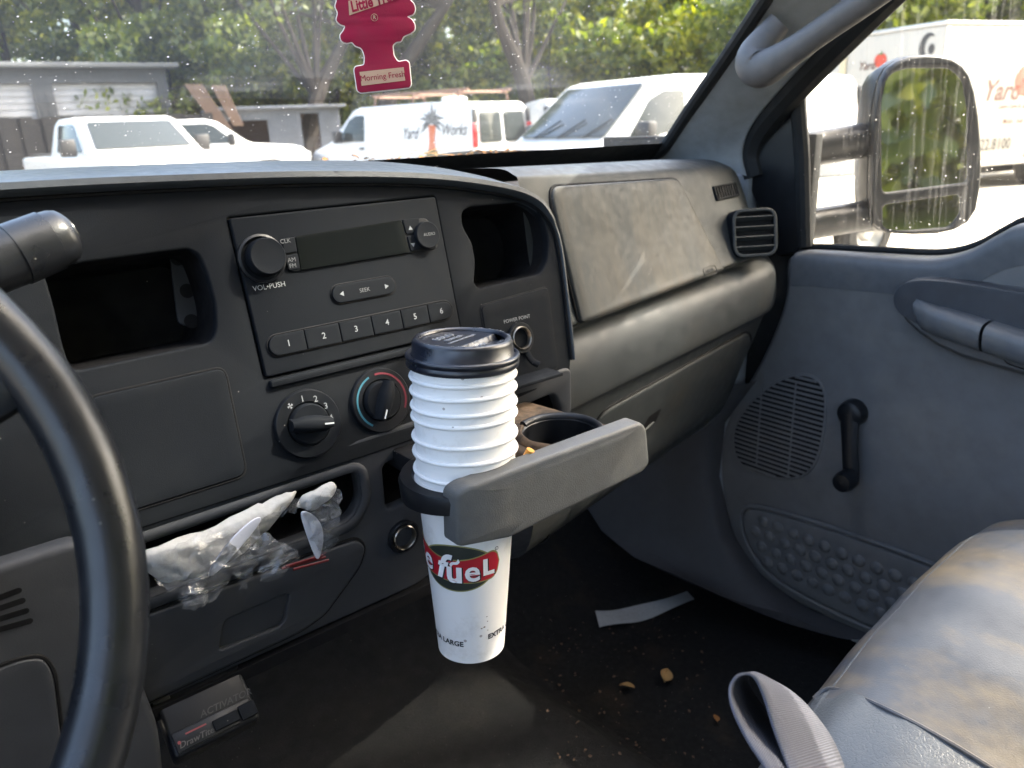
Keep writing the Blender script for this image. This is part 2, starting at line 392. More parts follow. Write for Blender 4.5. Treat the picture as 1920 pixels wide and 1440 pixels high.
# ------------------------------------------------------------------ dashboard
dash = thing('dashboard', 'dark grey truck dashboard with radio, climate dials and pull-out cup holder', 'dashboard', (.35, .75, -.3))
BZ = Frame((0, .653, -.066), (1, 0, 0), (0, .224, .975), (0, -.975, .224))
outl = [(-.42, -.34)] + [(-.42, .028), (-.2, .0295), (.069, .0287), (.20, .0255), (.312, .0205), (.42, .011), (.50, -.003), (.545, -.017), (.568, -.036), (.577, -.062), (.575, -.12), (.569, -.195), (.563, -.2085), (.545, -.2135), (.40, -.2265), (.30, -.2285), (.05, -.2285), (0, -.2290), (-.06, -.235), (-.12, -.34)]
top_path = outl[1:14]
sm = [(p.x, p.y) for p in spline([Vector((a, b, 0)) for a, b in outl[1:12]], 5)] + [(p.x, p.y) for p in spline([Vector((a, b, 0)) for a, b in outl[12:16]], 4)] + outl[16:] + [outl[0]]
cubL = rounded(BZ.px([(80, 503), (352, 466), (375, 478), (391, 520), (404, 570), (406, 615), (397, 642), (134, 697), (118, 650), (100, 570)]), .008)
cubR = rounded(BZ.px([(866, 398), (880, 388), (985, 379), (1004, 388), (1020, 412), (1029, 450), (1026, 488), (1013, 513), (898, 541), (889, 530), (892, 490), (886, 455), (868, 425)]), .006)
radio_hole = rounded(rect(.2235, .4300, -.1365, .0006), .003)
panR = rounded(BZ.px([(900, 574), (1026, 538), (1046, 690), (925, 727)]), .006)
panL = rounded(BZ.px([(160, 747), (420, 688), (462, 890), (215, 968)]), .009)
obj('center_bezel', plate(BZ, sm, [cubL, cubR, radio_hole], .012, .0022), M_bez, dash)
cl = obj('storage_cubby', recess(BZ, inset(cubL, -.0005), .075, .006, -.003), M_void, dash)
br = BZ.px([(318, 474), (362, 470), (388, 545), (392, 600), (352, 612), (334, 606)], -.045)
obj('bracket', plate(BZ, rounded(br, .004), [], .004, .0008, -.045), M_low, cl)
for x, y in ((334, 484), (352, 545), (360, 602)):
    a, b = BZ.p1(x, y, -.043); obj('bracket_hole', poly(BZ, ring_pts(a, b, .0062, 20), -.0444), M_void, cl)
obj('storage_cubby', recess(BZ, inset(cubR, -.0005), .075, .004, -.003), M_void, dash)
# soft lips curling into the right cubby
obj('cover_panel', pad(flat(BZ), panL, .0026, .003, .001), M_bez, dash)
obj('power_point_panel', pad(flat(BZ), panR, .0022, .002, .001), M_bez, dash)
def groove(F, pts, r, name='panel_gap', par=None, c=0.0, closed=True):
    return obj(name, tube([F.pt(a, b, c) for a, b in pts], r, 6, closed=closed), M_void, par or dash)
groove(BZ, inset(panL, -.0006), .0011); groove(BZ, inset(panR, -.0005), .0009)
# radio
radio = obj('radio', plate(BZ, rounded(rect(.2247, .4288, -.1355, -.0003), .0025), [], .02, .0014, .0024), M_bez, dash)
obj('radio_ledge', pad(flat(BZ), rounded(rect(.226, .43, -.146, -.1385), .003), .0042, .003, .002), M_bez, radio)
C = .0024
def rpx(pts, c=C): return BZ.px(pts, c)
strip = rounded(rpx([(520, 449), (800, 408), (822, 466), (540, 512)]), .006)
obj('display_strip', pad(flat(BZ), strip, C + .0012, .001, -C), M_blk, radio)
scr = rounded(rpx([(552, 444), (750, 413), (766, 474), (563, 507)]), .0015)
obj('display', pad(flat(BZ), scr, C + .0022, .0007, -C), M_scr, radio)
for q in ([(527, 449), (551, 445), (557, 473), (530, 478)], [(530, 480), (557, 475), (562, 504), (540, 509)], [(752, 412), (784, 408), (786, 436), (760, 441)], [(761, 443), (787, 438), (800, 466), (768, 472)]):
    obj('button', pad(flat(BZ), rounded(inset(rpx(q), .0004), .002), C + .0024, .0008, -C), M_bez, radio)
def knob(px, r, h, par, name='knob', cap=True):
    a, b = rpx([px])[0]; P = BZ.pt(a, b, C)
    k = obj(name, lathe([(r * 1.02, -.001), (r, h * .82), (r * .965, h * .95), (r * .92, h), (r * .86, h * .985), (r * .5, h * .965), (0, h * .96)], P, BZ.N, 48), M_bez, par)
    return k, a, b
k1, _, _ = knob((494, 483), .0158, .012, radio); k2, ka, kb = knob((796, 442), .0132, .007, radio)
obj('knob_skirt', lathe([(.0205, -.001), (.0205, .003), (.0185, .004)], BZ.pt(*rpx([(490, 485)])[0], C), BZ.N, 40), M_blk, radio)
seek = rpx([(621, 555), (736, 533)]); (sa, sb), (ea, eb) = seek
def pill(a0, b0, a1, b1, r, seg=10):
    d = Vector((a1 - a0, b1 - b0)).normalized(); n = Vector((-d.y, d.x)); out = []
    for k in range(seg + 1):
        t = math.pi / 2 + math.pi * k / seg; out.append((a0 + r * (d.x * math.cos(t) + n.x * math.sin(t)), b0 + r * (d.y * math.cos(t) + n.y * math.sin(t))))
    for k in range(seg + 1):
        t = -math.pi / 2 + math.pi * k / seg; out.append((a1 + r * (d.x * math.cos(t) + n.x * math.sin(t)), b1 + r * (d.y * math.cos(t) + n.y * math.sin(t))))
    return out
bs = (sb + eb) / 2
sp = pill(sa + .0085, bs, ea - .006, bs, .0082)
obj('seek_button', pad(flat(BZ), sp, C + .002, .0012, -C), M_bez, radio); groove(BZ, inset(sp, -.0006), .0008, 'button_gap', radio, C)
bnds = rpx([(502, 650), (572, 637), (637, 624), (697, 611), (752, 599), (802, 589), (846, 578)])
rowb = sum(b for a, b in bnds) / len(bnds)
hh = .0088
for i in range(6):
    a0, a1 = bnds[i][0] + .0004, bnds[i + 1][0] - .0004
    if i == 0: o = rounded(rect(a0, a1, rowb - hh, rowb + hh), .0012, 3)[:0] + [(a0 + hh + hh * math.cos(t), rowb + hh * math.sin(t)) for t in [math.pi / 2 + math.pi * k / 10 for k in range(11)]] + [(a1, rowb - hh), (a1, rowb + hh)]
    elif i == 5: o = [(a1 - hh + hh * math.cos(t), rowb + hh * math.sin(t)) for t in [-math.pi / 2 + math.pi * k / 10 for k in range(11)]] + [(a0, rowb + hh), (a0, rowb - hh)]
    else: o = rect(a0, a1, rowb - hh, rowb + hh)
    obj('preset_button', pad(flat(BZ), o, C + .0022, .0009, -C), M_bez, radio)
    x, y = ((540, 646), (606, 633), (666, 619), (724, 606), (776, 594), (825, 583))[i]; a, b = rpx([(x, y)], )[0]
    obj('lettering', text(BZ, a, rowb, '123456'[i], .0078, C + .0026, .00008), M_print, radio)
groove(BZ, inset(pill(bnds[0][0] + hh, rowb, bnds[6][0] - hh, rowb, hh), -.0008), .0009, 'button_gap', radio, C)
for body, px, sz, cc, mm in (('CLK', (533, 453), .0052, .0026, M_printd), ('AM', (545, 488), .0052, .0026, M_printd), ('FM', (547, 499), .0052, .0026, M_printd), ('VOL\u2022PUSH', (505, 537), .0062, .0002, M_print), ('SEEK', (682, 544), .0052, .0022, M_printd), ('AUDIO', (798, 441), .0042, .0072, M_printd)):
    a, b = rpx([px])[0]; obj('lettering', text(BZ, a, b, body, sz, C + cc, .0), mm, radio)
def tri(px, s, ang, c):
    a, b = rpx([px])[0]; return poly(BZ, [(a + s * math.cos(ang + t), b + s * math.sin(ang + t)) for t in (0, 2.094, 4.189)], c)
for px, an, cc in (((640, 551), math.pi, .0023), ((722, 537), 0, .0023), ((767, 429), math.pi / 2, .0027), ((772, 459), -math.pi / 2, .0027)):
    obj('arrow_mark', tri(px, .0026, an, C + cc), M_print, radio, 0)
# climate dials
def dial(px, turn, par):
    a, b = BZ.p1(*px); P = BZ.pt(a, b, 0); r = .0305
    d = obj('climate_dial', lathe([(r * 1.02, -.001), (r, .0025), (r * .97, .0035), (r * .66, .0035), (r * .64, .001), (r * .62, .001)], P, BZ.N, 56), M_blk, par)
    obj('dial_knob', lathe([(r * .61, .0), (r * .60, .006), (r * .55, .008), (0, .008)], P, BZ.N, 48), M_bez, d)
    F = Frame(BZ.pt(a, b, 0), BZ.U * math.cos(turn) + BZ.V * math.sin(turn), -BZ.U * math.sin(turn) + BZ.V * math.cos(turn), BZ.N)
    rows = []
    for i in range(13):
        s = -1 + i / 6.; wd = .0068 * (1 - .35 * abs(s) ** 2); hgt = .0175 - .003 * (s * s); x = s * r * .61
        rows.append([F.pt(x, w_ * wd, z_) for w_, z_ in ((-1.25, .004), (-1.1, hgt * .6), (-.8, hgt * .92), (-.3, hgt), (.3, hgt), (.8, hgt * .92), (1.1, hgt * .6), (1.25, .004))])
    obj('grip', grid(rows, closed=True, cap=True), M_bez, d, 50)
    obj('pointer', poly(F, rect(r * .28, r * .56, -.0007, .0007), .0178), M_line, d, 0)
    return d, a, b, r
d1, a, b, r = dial((577, 794), math.radians(-10), dash)
for body, px in (('1', (567, 748)), ('2', (592, 748)), ('3', (611, 761)), ('4', (621, 783))):
    obj('lettering', text(BZ, *BZ.p1(*px, .0037), body, .0080, .0037, .00005), M_print, d1)
fa, fb = BZ.p1(544, 761, .0037)
obj('fan_mark', mesh([BZ.pt(fa + q[0] * .0026, fb + q[1] * .0026, .0037) for k in range(4) for q in [(0, 0)] + [(math.cos(k * 1.571 + t), math.sin(k * 1.571 + t)) for t in (0, .35, .8)]], [(4 * k, 4 * k + 1, 4 * k + 2, 4 * k + 3) for k in range(4)]), M_print, d1, 0)
d2, a, b, r = dial((713, 750), math.radians(-118), dash)
def arc_strip(a, b, r0, r1, t0, t1, c, n=24):
    V = []
    for k in range(n + 1):
        t = math.radians(t0 + (t1 - t0) * k / n); V += [BZ.pt(a + r0 * math.cos(t), b + r0 * math.sin(t), c), BZ.pt(a + r1 * math.cos(t), b + r1 * math.sin(t), c)]
    return mesh(V, [(2 * k, 2 * k + 1, 2 * k + 3, 2 * k + 2) for k in range(n)])
obj('cold_arc', arc_strip(a, b, r * .80, r * .86, 110, 235, .0038), M_cyan, d2, 0); obj('hot_arc', arc_strip(a, b, r * .80, r * .86, -30, 95, .0038), M_redp, d2, 0)
d3, a, b, r = dial((837, 712), math.radians(-60), dash)
# power points
def socket(F, a, b, r, par):
    s = obj('power_socket', lathe([(r * 1.5, -.002), (r * 1.5, .002), (r * 1.42, .0035), (r * 1.2, .0035), (r * 1.15, .001)], F.pt(a, b), F.N, 44), M_blk, par)
    obj('socket_rim', lathe([(r * 1.13, -.001), (r * 1.12, .004), (r * 1.04, .005), (r * .95, .0035), (r * .93, -.03)], F.pt(a, b), F.N, 44), M_met, s)
    obj('socket_well', lathe([(r * .93, -.028), (0, -.028)], F.pt(a, b), F.N, 30), M_void, s); return s
ps = BZ.p1(972, 634); s1 = socket(Frame(BZ.pt(0, 0, .003), BZ.U, BZ.V, BZ.N), ps[0], ps[1], .0112, dash)
obj('socket_cover_tab', tube(spline([BZ.pt(ps[0] + .004, ps[1] - .014, .004), BZ.pt(ps[0] + .007, ps[1] - .026, .007), BZ.pt(ps[0] + .012, ps[1] - .032, .012)], 5), .0035, 8, flat=.4), M_blk, s1)
a, b = BZ.p1(970, 598, .003); obj('lettering', text(BZ, a, b, 'POWER POINT', .0054, .0026), M_print, dash)
# hood: pale rim round the bezel running forward to the windshield
rows = []; P = [Vector((a, b)) for a, b in sm[:61]]
P = [Vector((p.x, p.y)) for p in spline([Vector((a, b, 0)) for a, b in outl[1:13]], 6)]
for i, p in enumerate(P):
    t = (P[min(i + 1, len(P) - 1)] - P[max(i - 1, 0)]).normalized(); m = Vector((-t.y, t.x))    # outward
    side = min(1, max(0, (1 - m.y) * 1.6))
    row = []
    sk = 1 - .62 * side
    for off, w in ((-.002, -.004), (.0012, .0015), (.0022, .010), (.005, .0125), (.010, .0115), (.0125, .006)):
        row.append(BZ.pt(p.x + m.x * off * sk, p.y + m.y * off * sk, w * (sk if w > 0 else 1)))
    e = BZ.pt(p.x + m.x * .016 * sk, p.y + m.y * .016 * sk, -.004); row.append(e)
    zt = -.046 - .05 * max(0, p.x - .42) - .1 * side
    far = Vector((p.x + .02 * side, .93, min(zt, e.z + .02)))
    if side < .99:
        for f_ in (.12, .3, .55, .8, 1): row.append(e.lerp(far, f_) + Vector((0, 0, .010 * math.sin(math.pi * min(1, f_ * 1.4)) * (1 - side))))
        row.append(far + Vector((0, .04, -.05)))
    else:
        for f_ in (.05, .12, .2, .3, .4): row.append(e + Vector((.004, .2 * f_, 0)))
        row.append(e + Vector((.004, .1, 0)))
    rows.append(row)
obj('dash_hood', grid(rows), M_top, dash, 50)
groove(BZ, [(p.x, p.y) for p in P], .0014, 'bezel_gap', dash, .0015, closed=False)
# passenger side, lofted from sections at the centre stack and at the door
PL = [(.98, -.085), (.86, -.058), (.735, -.050), (.694, -.056), (.682, -.071), (.668, -.148), (.652, -.213), (.648, -.231), (.664, -.241), (.643, -.252), (.631, -.283), (.631, -.322), (.640, -.342), (.666, -.43), (.708, -.545), (.88, -.60)]
PR = [(1.0, -.095), (.95, -.075), (.86, -.072), (.815, -.078), (.788, -.097), (.760, -.155), (.733, -.203), (.728, -.216), (.746, -.226), (.716, -.238), (.705, -.262), (.706, -.305), (.724, -.328), (.756, -.41), (.812, -.53), (.95, -.60)]
def DS(x, t):
    k = (x - .60) / .55; n = len(PL) - 1; i = min(int(t), n - 1); f_ = t - i
    def cr(A):
        q = [A[max(i - 1, 0)], A[i], A[min(i + 1, n)], A[min(i + 2, n)]]; o = []
        for c in (0, 1):
            p0, p1, p2, p3 = [z[c] for z in q]
            o.append(.5 * (2 * p1 + (p2 - p0) * f_ + (2 * p0 - 5 * p1 + 4 * p2 - p3) * f_ * f_ + (3 * p1 - p0 - 3 * p2 + p3) * f_ ** 3))
        return o
    a, b = cr(PL), cr(PR); y, z = a[0] + (b[0] - a[0]) * k, a[1] + (b[1] - a[1]) * k
    e = max(0, x - 1.09)
    return Vector((x, y + 5 * e * e, z - (6 * e * e if t < 5 else 0)))
def DSn(x, t):
    p = DS(x, t); du = DS(x + .002, t) - p; dv = DS(x, min(t + .02, len(PL) - 1.001)) - p
    n = du.cross(dv).normalized()
    return p, (n if n.y < 0 or n.z > 0.5 else -n)
XS = [.555 + (1.175 - .555) * i / 30 for i in range(31)]
obj('passenger_dash_pad', grid([[DS(x, 8.0 * j / 56) for j in range(57)] for x in XS]), M_grey, dash, 60)
obj('knee_roll', grid([[DS(x, 7.95 + 7.0 * j / 52) for j in range(53)] for x in XS]), M_grey, dash, 60)
ab = rounded([(.617, 4.02), (.905, 4.02), (.918, 4.12), (.962, 6.93), (.640, 6.93)], .016, 6)
# scale so that rounding acts alike along both directions
K = .055
def sc(pts): return [(a, b * K) for a, b in pts]
abp = rounded(sc([(.604, 4.0), (.905, 4.0), (.972, 6.98), (.622, 6.98)]), .02, 7)
obj('airbag_cover', pad(lambda a, b: DSn(a, b / K), abp, .0045, .004, .003, 9), M_pad, dash, 60)
obj('panel_gap', tube([DSn(a, b / K)[0] + DSn(a, b / K)[1] * .0005 for a, b in inset(abp, -.0012)], .0016, 6, closed=True), M_void, dash)
gl = rounded(sc([(.665, 12.25), (1.06, 12.15), (1.10, 12.5), (1.09, 14.0), (.60, 14.2), (.612, 13.1)]), .018, 6)
glove = obj('glovebox_door', pad(lambda a, b: DSn(a, b / K), gl, .0035, .004, .003, 8), M_grey, dash, 60)
obj('panel_gap', tube([DSn(a, b / K)[0] + DSn(a, b / K)[1] * .0003 for a, b in inset(gl, -.0014)], .0020, 6, closed=True), M_void, dash)
q, nn = DSn(.80, 13.05); LF = facing(q + nn * .0038, nn)
lat = rounded([(-.030, -.022), (.018, -.012), (.030, .026), (-.006, .020)], .004)
obj('latch_shade_patch', poly(LF, lat, .0006), M_void, glove, 0)  # flat near-black patch painting the shade of the latch hollow
obj('latch_paddle', pad(flat(LF), rounded([(-.020, -.018), (.012, -.010), (.016, .006), (-.012, -.002)], .003), .003, .002, .001), M_grey, glove)
q, nn = DSn(.925, 6.55); AF = facing(q + nn * .0046, nn)
obj('airbag_badge', tube([AF.pt(a, b) for a, b in pill(-.012, 0, .012, 0, .0062)], .0006, 6, closed=True), M_grey, dash)
obj('lettering', text(AF, 0, 0, 'AIRBAG', .0075, .0004, .0, thick=.0003), M_grey, dash)
# vents by the door
q, nn = DSn(1.045, 4.42); VF = facing(q + nn * .001, nn)
dv = obj('defrost_vent', plate(VF, rounded(rect(-.040, .040, -.0115, .0115), .003), [rounded(rect(-.036, .036, -.0085, .0085), .002)], .004, .0008, .002), M_bez, dash)
obj('vent_backing', poly(VF, rect(-.036, .036, -.0085, .0085), .0004), M_void, dv, 0)
for i in range(8): obj('vent_fin', rbox(VF, -.0318 + i * .0088, -.0302 + i * .0088, -.0085, .0085, .0005, .0018, 0), M_bez, dv)
q = onX(1411, 437, 1.045); BF = facing(q, (-.50, -.84, .20))
body = []
for w, s in ((-.05, .98), (-.02, 1.0), (.006, 1.0), (.010, .97)):
    body.append([BF.pt(a * s, b * s, w) for a, b in rounded(rect(-.036, .036, -.037, .037), .020, 7)])
bv = obj('air_vent', grid(body, closed=True), M_bez, dash)
obj('vent_face', plate(BF, rounded(rect(-.036, .036, -.037, .037), .020, 7), [rounded(rect(-.031, .031, -.032, .032), .014, 7)], .004, .0012, .0105), M_grey, bv)
obj('vent_backing', poly(BF, rounded(rect(-.032, .032, -.033, .033), .007), .0), M_void, bv, 0)
for i in range(4):
    b = -.0225 + i * .015; obj('vent_slat', rbox(Frame(BF.pt(0, b, .006), BF.U, (BF.V * .86 - BF.N * .5), (BF.N * .86 + BF.V * .5)), -.0312, .0312, -.0012, .0012, -.006, .0045, .0005, 1), M_grey, bv)
# lower centre panel
LO = Frame((0, .605, 0), (1, 0, 0), (0, 0, 1), (0, -1, 0))
out2 = [(-.16, -.285), (.567, -.262)] + [(.566, -.325), (.545, -.345), (.37, -.4405), (.345, -.449), (-.16, -.449)]
slot = rounded(LO.px([(240, 1030), (640, 893), (668, 884), (676, 935), (660, 968), (640, 982), (255, 1128)]), .010)
cho = rounded(LO.px([(718, 872), (1040, 738), (1052, 770), (1045, 815), (726, 958)]), .008)
obj('lower_console', plate(LO, rounded(out2, .012), [slot, cho], .016, .004), M_low, dash)
obj('slot_well', recess(LO, inset(slot, -.0006), .07, .004, -.004), M_void, dash)
obj('cup_holder_slot', recess(LO, inset(cho, -.0006), .08, .004, -.004), M_void, dash)
rim = inset(slot, -.006)
obj('slot_lip', tube([LO.pt(a, b, .001) for a, b in rim], .005, 10, closed=True, flat=.6, upv=(0, -1, 0)), M_low, dash)
ash = rounded(LO.px([(150, 1195), (610, 1030), (665, 1010), (682, 1022), (672, 1060), (606, 1150), (560, 1182), (150, 1372)]), .008)
pull = rounded(LO.px([(418, 1160), (540, 1108), (530, 1160), (520, 1172), (408, 1216)]), .004)
ad = obj('lower_drawer_front', plate(LO, ash, [pull], .006, .0022, .0045), M_low, dash)
obj('pull_recess', recess(LO, inset(pull, -.0004), .034, .006, .003), M_low, ad, 0)
groove(LO, inset(ash, -.0012), .0016, 'panel_gap', dash, .0006)
sa_ = LO.p1(755, 1005); socket(Frame(LO.pt(0, 0, .001), LO.U, LO.V, LO.N), sa_[0], sa_[1], .0115, dash)
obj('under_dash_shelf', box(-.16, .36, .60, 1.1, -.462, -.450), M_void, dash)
obj('column_shroud', tube(spline([(-.15, .72, -.33), (-.15, .56, -.25), (-.15, .45, -.195)], 6), [.075] * 13, 24, flat=.85), M_bez, dash)
# knee panel under the column, with slots
KN = Frame((0, .575, 0), (1, 0, 0), (0, 0, 1), (0, -1, 0))
obj('knee_panel', plate(KN, rounded([(-.42, -.27), (.062, -.27), (.080, -.45), (.07, -.56), (-.42, -.60)], .015), [], .02, .006), M_low, dash)
for i in range(4):
    (a0, b0), (a1, b1) = KN.px([(-30, 1131 + 19 * i), (34 + 7 * i, 1107 + 19 * i)]); obj('knee_vent_slot', poly(KN, pill(a0, b0, a1, b1, .0022), .0006), M_void, dash, 0)
kd = rounded(KN.px([(-80, 1290), (20, 1240), (80, 1228), (100, 1262), (122, 1440), (125, 1500), (-80, 1520)]), .01)
obj('fuse_cover', pad(flat(KN), kd, .003, .003, .001), M_low, dash); groove(KN, inset(kd, -.001), .0015, 'panel_gap', dash, .0005)

# ------------------------------------------------------------------ pull-out cup holder
chh = tag(bpy.data.objects.new('cup_holder', None)); link(chh); chh.parent = dash; chh.location = (.41, .52, -.29); chh.matrix_parent_inverse = Matrix.Translation(-Vector(dash.location))
M_bar = plastic('scuffed_holder_front', (.100, .101, .098), .42, 900, .45, dirt=(.150, .138, .118), dirt_amt=.7, dscale=12)
M_dust = plastic('dusty_brown_tray', (.03, .022, .016), .85, 250, .7, dirt=(.12, .08, .05), dirt_amt=.9, dscale=28, dlow=.42, dhigh=.62)
BR = Frame((0, .452, 0), (1, 0, 0), (0, 0, 1), (0, -1, 0))
TL, TR, BRr, BL = BR.px([(868, 932), (1196, 789), (1213, 866), (869, 1036)])
bl = rounded([BR.p1(866, 934), BR.p1(884, 914), TR, BR.p1(1207, 800), BRr, BR.p1(1200, 884), BR.p1(960, 1002), BL], .006)
def bar_map(a, b):
    return BR.pt(a, b, -.013 * max(0, (.332 - a) / .03)), BR.N
obj('front_bar', pad(bar_map, bl, .0045, .0042, .014, 8), M_bar, chh, 40)
CUPC = Vector((.3455, .5074, -.29)); RC = (.462, .512)
trz = -.2865
tray_out = rounded([(.392, .464), (.508, .464), (.5135, .50), (.508, .548), (.500, .61), (.40, .61), (.398, .555), (.408, .51)], .012)
TF = Frame((0, 0, 0), (1, 0, 0), (0, 1, 0), (0, 0, 1))
obj('tray', plate(TF, tray_out, [ring_pts(RC[0], RC[1], .0375, 40)], .012, .003, trz), M_dust, chh)
obj('cup_well', lathe([(.0385, .001), (.0372, .003), (.0355, .001), (.0345, -.02), (.0335, -.045), (0, -.045)], (RC[0], RC[1], trz), (0, 0, 1), 44), M_blk, chh)
arcp = [Vector((RC[0] + .0395 * math.cos(math.radians(t)), RC[1] + .0395 * math.sin(math.radians(t)), trz + .003)) for t in range(-55, 118, 6)]
obj('well_lip', tube(arcp, .0042, 10, flat=.8), M_blk, chh)
arc2 = [Vector((RC[0] + .0405 * math.cos(math.radians(t)), RC[1] + .0405 * math.sin(math.radians(t)), trz + .001 + .0003 * math.sin(t * .9))) for t in range(120, 285, 6)]
obj('dusty_lip', tube(arc2, .0052, 10, flat=.6), M_dust, chh)
arm = []
for t in range(70, 271, 5):
    d = Vector((math.cos(math.radians(t)), math.sin(math.radians(t)), 0)); c = Vector((CUPC.x, CUPC.y, 0)); e = 1 if t < 255 else 1
    hz = .017 * (1 - .45 * max(0, (t - 170) / 100))
    arm.append([c + d * .0462 + Vector((0, 0, trz + .002)), c + d * .056 + Vector((0, 0, trz + .002)), c + d * .058 + Vector((0, 0, trz - .002)), c + d * .057 + Vector((0, 0, trz - hz)), c + d * .0450 + Vector((0, 0, trz - hz)), c + d * .0442 + Vector((0, 0, trz - .002))])
obj('holder_arm', grid(arm, closed=True, cap=True), M_blk, chh, 50)
obj('tray_neck', box(.33, .392, .558, .66, -.312, -.292, .003), M_void, chh)
for dx, dz in ((.012, .012),): obj('slide_rail', box(.42 + dx, .52 + dx, .57 + dz, .63, -.272 + dz, -.268 + dz, .001), M_bez, chh)
# ------------------------------------------------------------------ steering wheel and shifter
M_whl = plastic('steering_wheel_vinyl', (.009, .010, .012), .30, 800, .12, dirt=(.016, .016, .018), dirt_amt=.5, spec=.4)
sw = thing('steering_wheel', 'black steering wheel rim in front of the dashboard', 'steering wheel', (-.15, .38, -.16))
WF = Frame((-.15, .38, -.16), (1, 0, 0), (0, math.sin(.45), math.cos(.45)), (0, -math.cos(.45), math.sin(.45)))
obj('rim', tube([WF.pt(.2 * math.cos(t), .2 * math.sin(t)) for t in [2 * math.pi * k / 90 for k in range(90)]], .0146, 20, closed=True), M_whl, sw)
obj('hub', lathe([(.075, -.06), (.085, -.035), (.08, -.02), (.05, -.008), (0, -.004)], WF.O, WF.N, 32), M_whl, sw)
for t in (20, 160, 235, 305):
    r = math.radians(t); d = (math.cos(r), math.sin(r)); obj('spoke', tube([WF.pt(d[0] * q, d[1] * q, -.03 + .03 * (q - .07) / .125) for q in (.06, .1, .15, .195)], .016, 12, flat=.45, upv=WF.N), M_whl, sw)
sh = thing('gear_shift_lever', 'black column shift lever with ribbed end cap above the steering wheel rim', 'shift lever', tuple(ray(0, 490) * .5))
e0, e1 = ray(128, 438) * .505, ray(0, 489) * .478; axv = (e0 - e1).normalized()
R0 = .0195
obj('lever_knob', lathe([(0, .001), (R0 * .72, .0005), (R0 * .86, -.002), (R0 * .93, -.006), (R0 * .95, -.012), (R0, -.0125), (R0 * 1.02, -.035), (R0 * 1.02, -.0355), (R0 * .98, -.036), (R0 * .96, -.055), (R0 * .9, -.075), (R0 * .6, -.095)], e0, axv, 40), M_whl, sh, 30)
obj('end_button', lathe([(R0 * .62, .0005), (R0 * .6, .002), (0, .0025)], e0, axv, 32), M_whl, sh)
obj('lever_arm', tube(spline([e1 + Vector((.01, 0, 0)), e1 - axv * .06, Vector((-.11, .56, -.18)), Vector((-.14, .58, -.22))], 6), .0085, 12), M_blk, sh)

# ------------------------------------------------------------------ windshield, pillar, wiper
M_ws = dirty_glass('dusty_windshield_glass', .020, .26, 0, (.97, 1.0, .98), 230., .3, .22)
def ws_pt(u, v):
    x = -.50 + 1.62 * u; bow = 4 * (u - .5) ** 2
    b = Vector((x, 1.10 - .12 * bow, -.085)); t = Vector((-.36 + 1.30 * u, .25 - .05 * bow, .47)); return b.lerp(t, v) + Vector((0, .02 * math.sin(math.pi * v), .012 * math.sin(math.pi * v)))
wsh = tag(obj('windshield', grid([[ws_pt(i / 24, j / 12) for j in range(13)] for i in range(25)]), M_ws), 'dusty speckled windshield above the dashboard', 'windshield')
obj('frit_band', grid([[ws_pt(i / 24, j / 4 * .075) + Vector((0, -.004, -.003)) for j in range(5)] for i in range(25)]), M_rub, wsh)
cow = tag(obj('cowl', grid([[Vector((x, y, z - .02 * (2 * (x - .3)) ** 2 * .3)) for y, z in ((1.09, -.10), (1.14, -.072), (1.25, -.072), (1.40, -.10))] for x in [-.5 + .1 * i for i in range(18)]]), M_rub), kind='structure')
pil = thing('windshield_pillar', 'grey windshield pillar trim with moulded grab handle beside the door', 'pillar', (1.1, .85, -.1))
E_ = [onX(1180, 306, 1.12), onX(1238, 286, 1.105), onX(1300, 200, 1.075), onX(1380, 85, 1.04), onX(1440, -5, 1.01), onX(1520, -130, .965), Vector((.88, .235, .455))]
D_ = [onX(1400, 330, 1.165), onX(1393, 285, 1.165), onX(1412, 232, 1.155), onX(1480, 150, 1.135), onX(1600, 25, 1.11), onX(1720, -95, 1.09), Vector((1.07, .22, .455))]
rows = []
for e, d in zip(spline(E_, 5), spline(D_, 5)):
    w = d - e; nrm = Vector((-.55, -.65, .5)).normalized()
    rows.append([e + Vector((.02, .03, -.005)), e, e + w * .12 + nrm * .010, e + w * .35 + nrm * .018, e + w * .65 + nrm * .016, e + w * .9 + nrm * .006, d, d + Vector((.015, .02, 0))])
obj('pillar_trim', grid([spline(r, 3) for r in rows]), M_pil, pil, 60)
obj('pillar_seal', tube(spline([e + Vector((.004, .006, 0)) for e in E_], 5), .011, 10), M_rub, pil)
obj('door_seal', tube(spline([d + Vector((.024, -.004, -.004)) for d in D_[:6]], 5), .024, 10), M_rub, pil)
gp = [onX(1462, 42, 1.035), onX(1436, 72, 1.025), onX(1416, 108, 1.015), onX(1430, 128, 1.01), onX(1480, 100, 1.005), onX(1545, 55, 1.0), onX(1625, 0, .99), onX(1720, -70, .985), onX(1790, -125, 1.03)]
sp_ = spline(gp, 7); rr = [.0172 + .011 * math.exp(-((i - 17) / 9.) ** 2) for i in range(len(sp_))]
obj('grab_handle', tube(sp_, rr, 16), M_hnd, pil)
wp = thing('windshield_wiper', 'black wiper blade resting along the base of the windshield', 'wiper', tuple(onY(900, 300, 1.16)))
wpp = [onY(x, y, 1.16) for x, y in ((640, 317), (760, 306), (850, 291), (960, 287), (1080, 286), (1160, 291))]
obj('wiper_arm', tube(spline(wpp, 6), .0055, 8), M_rub, wp)
obj('wiper_blade', tube(spline([p + Vector((0, .015, -.014)) for p in wpp], 6), .008, 8), M_rub, wp)
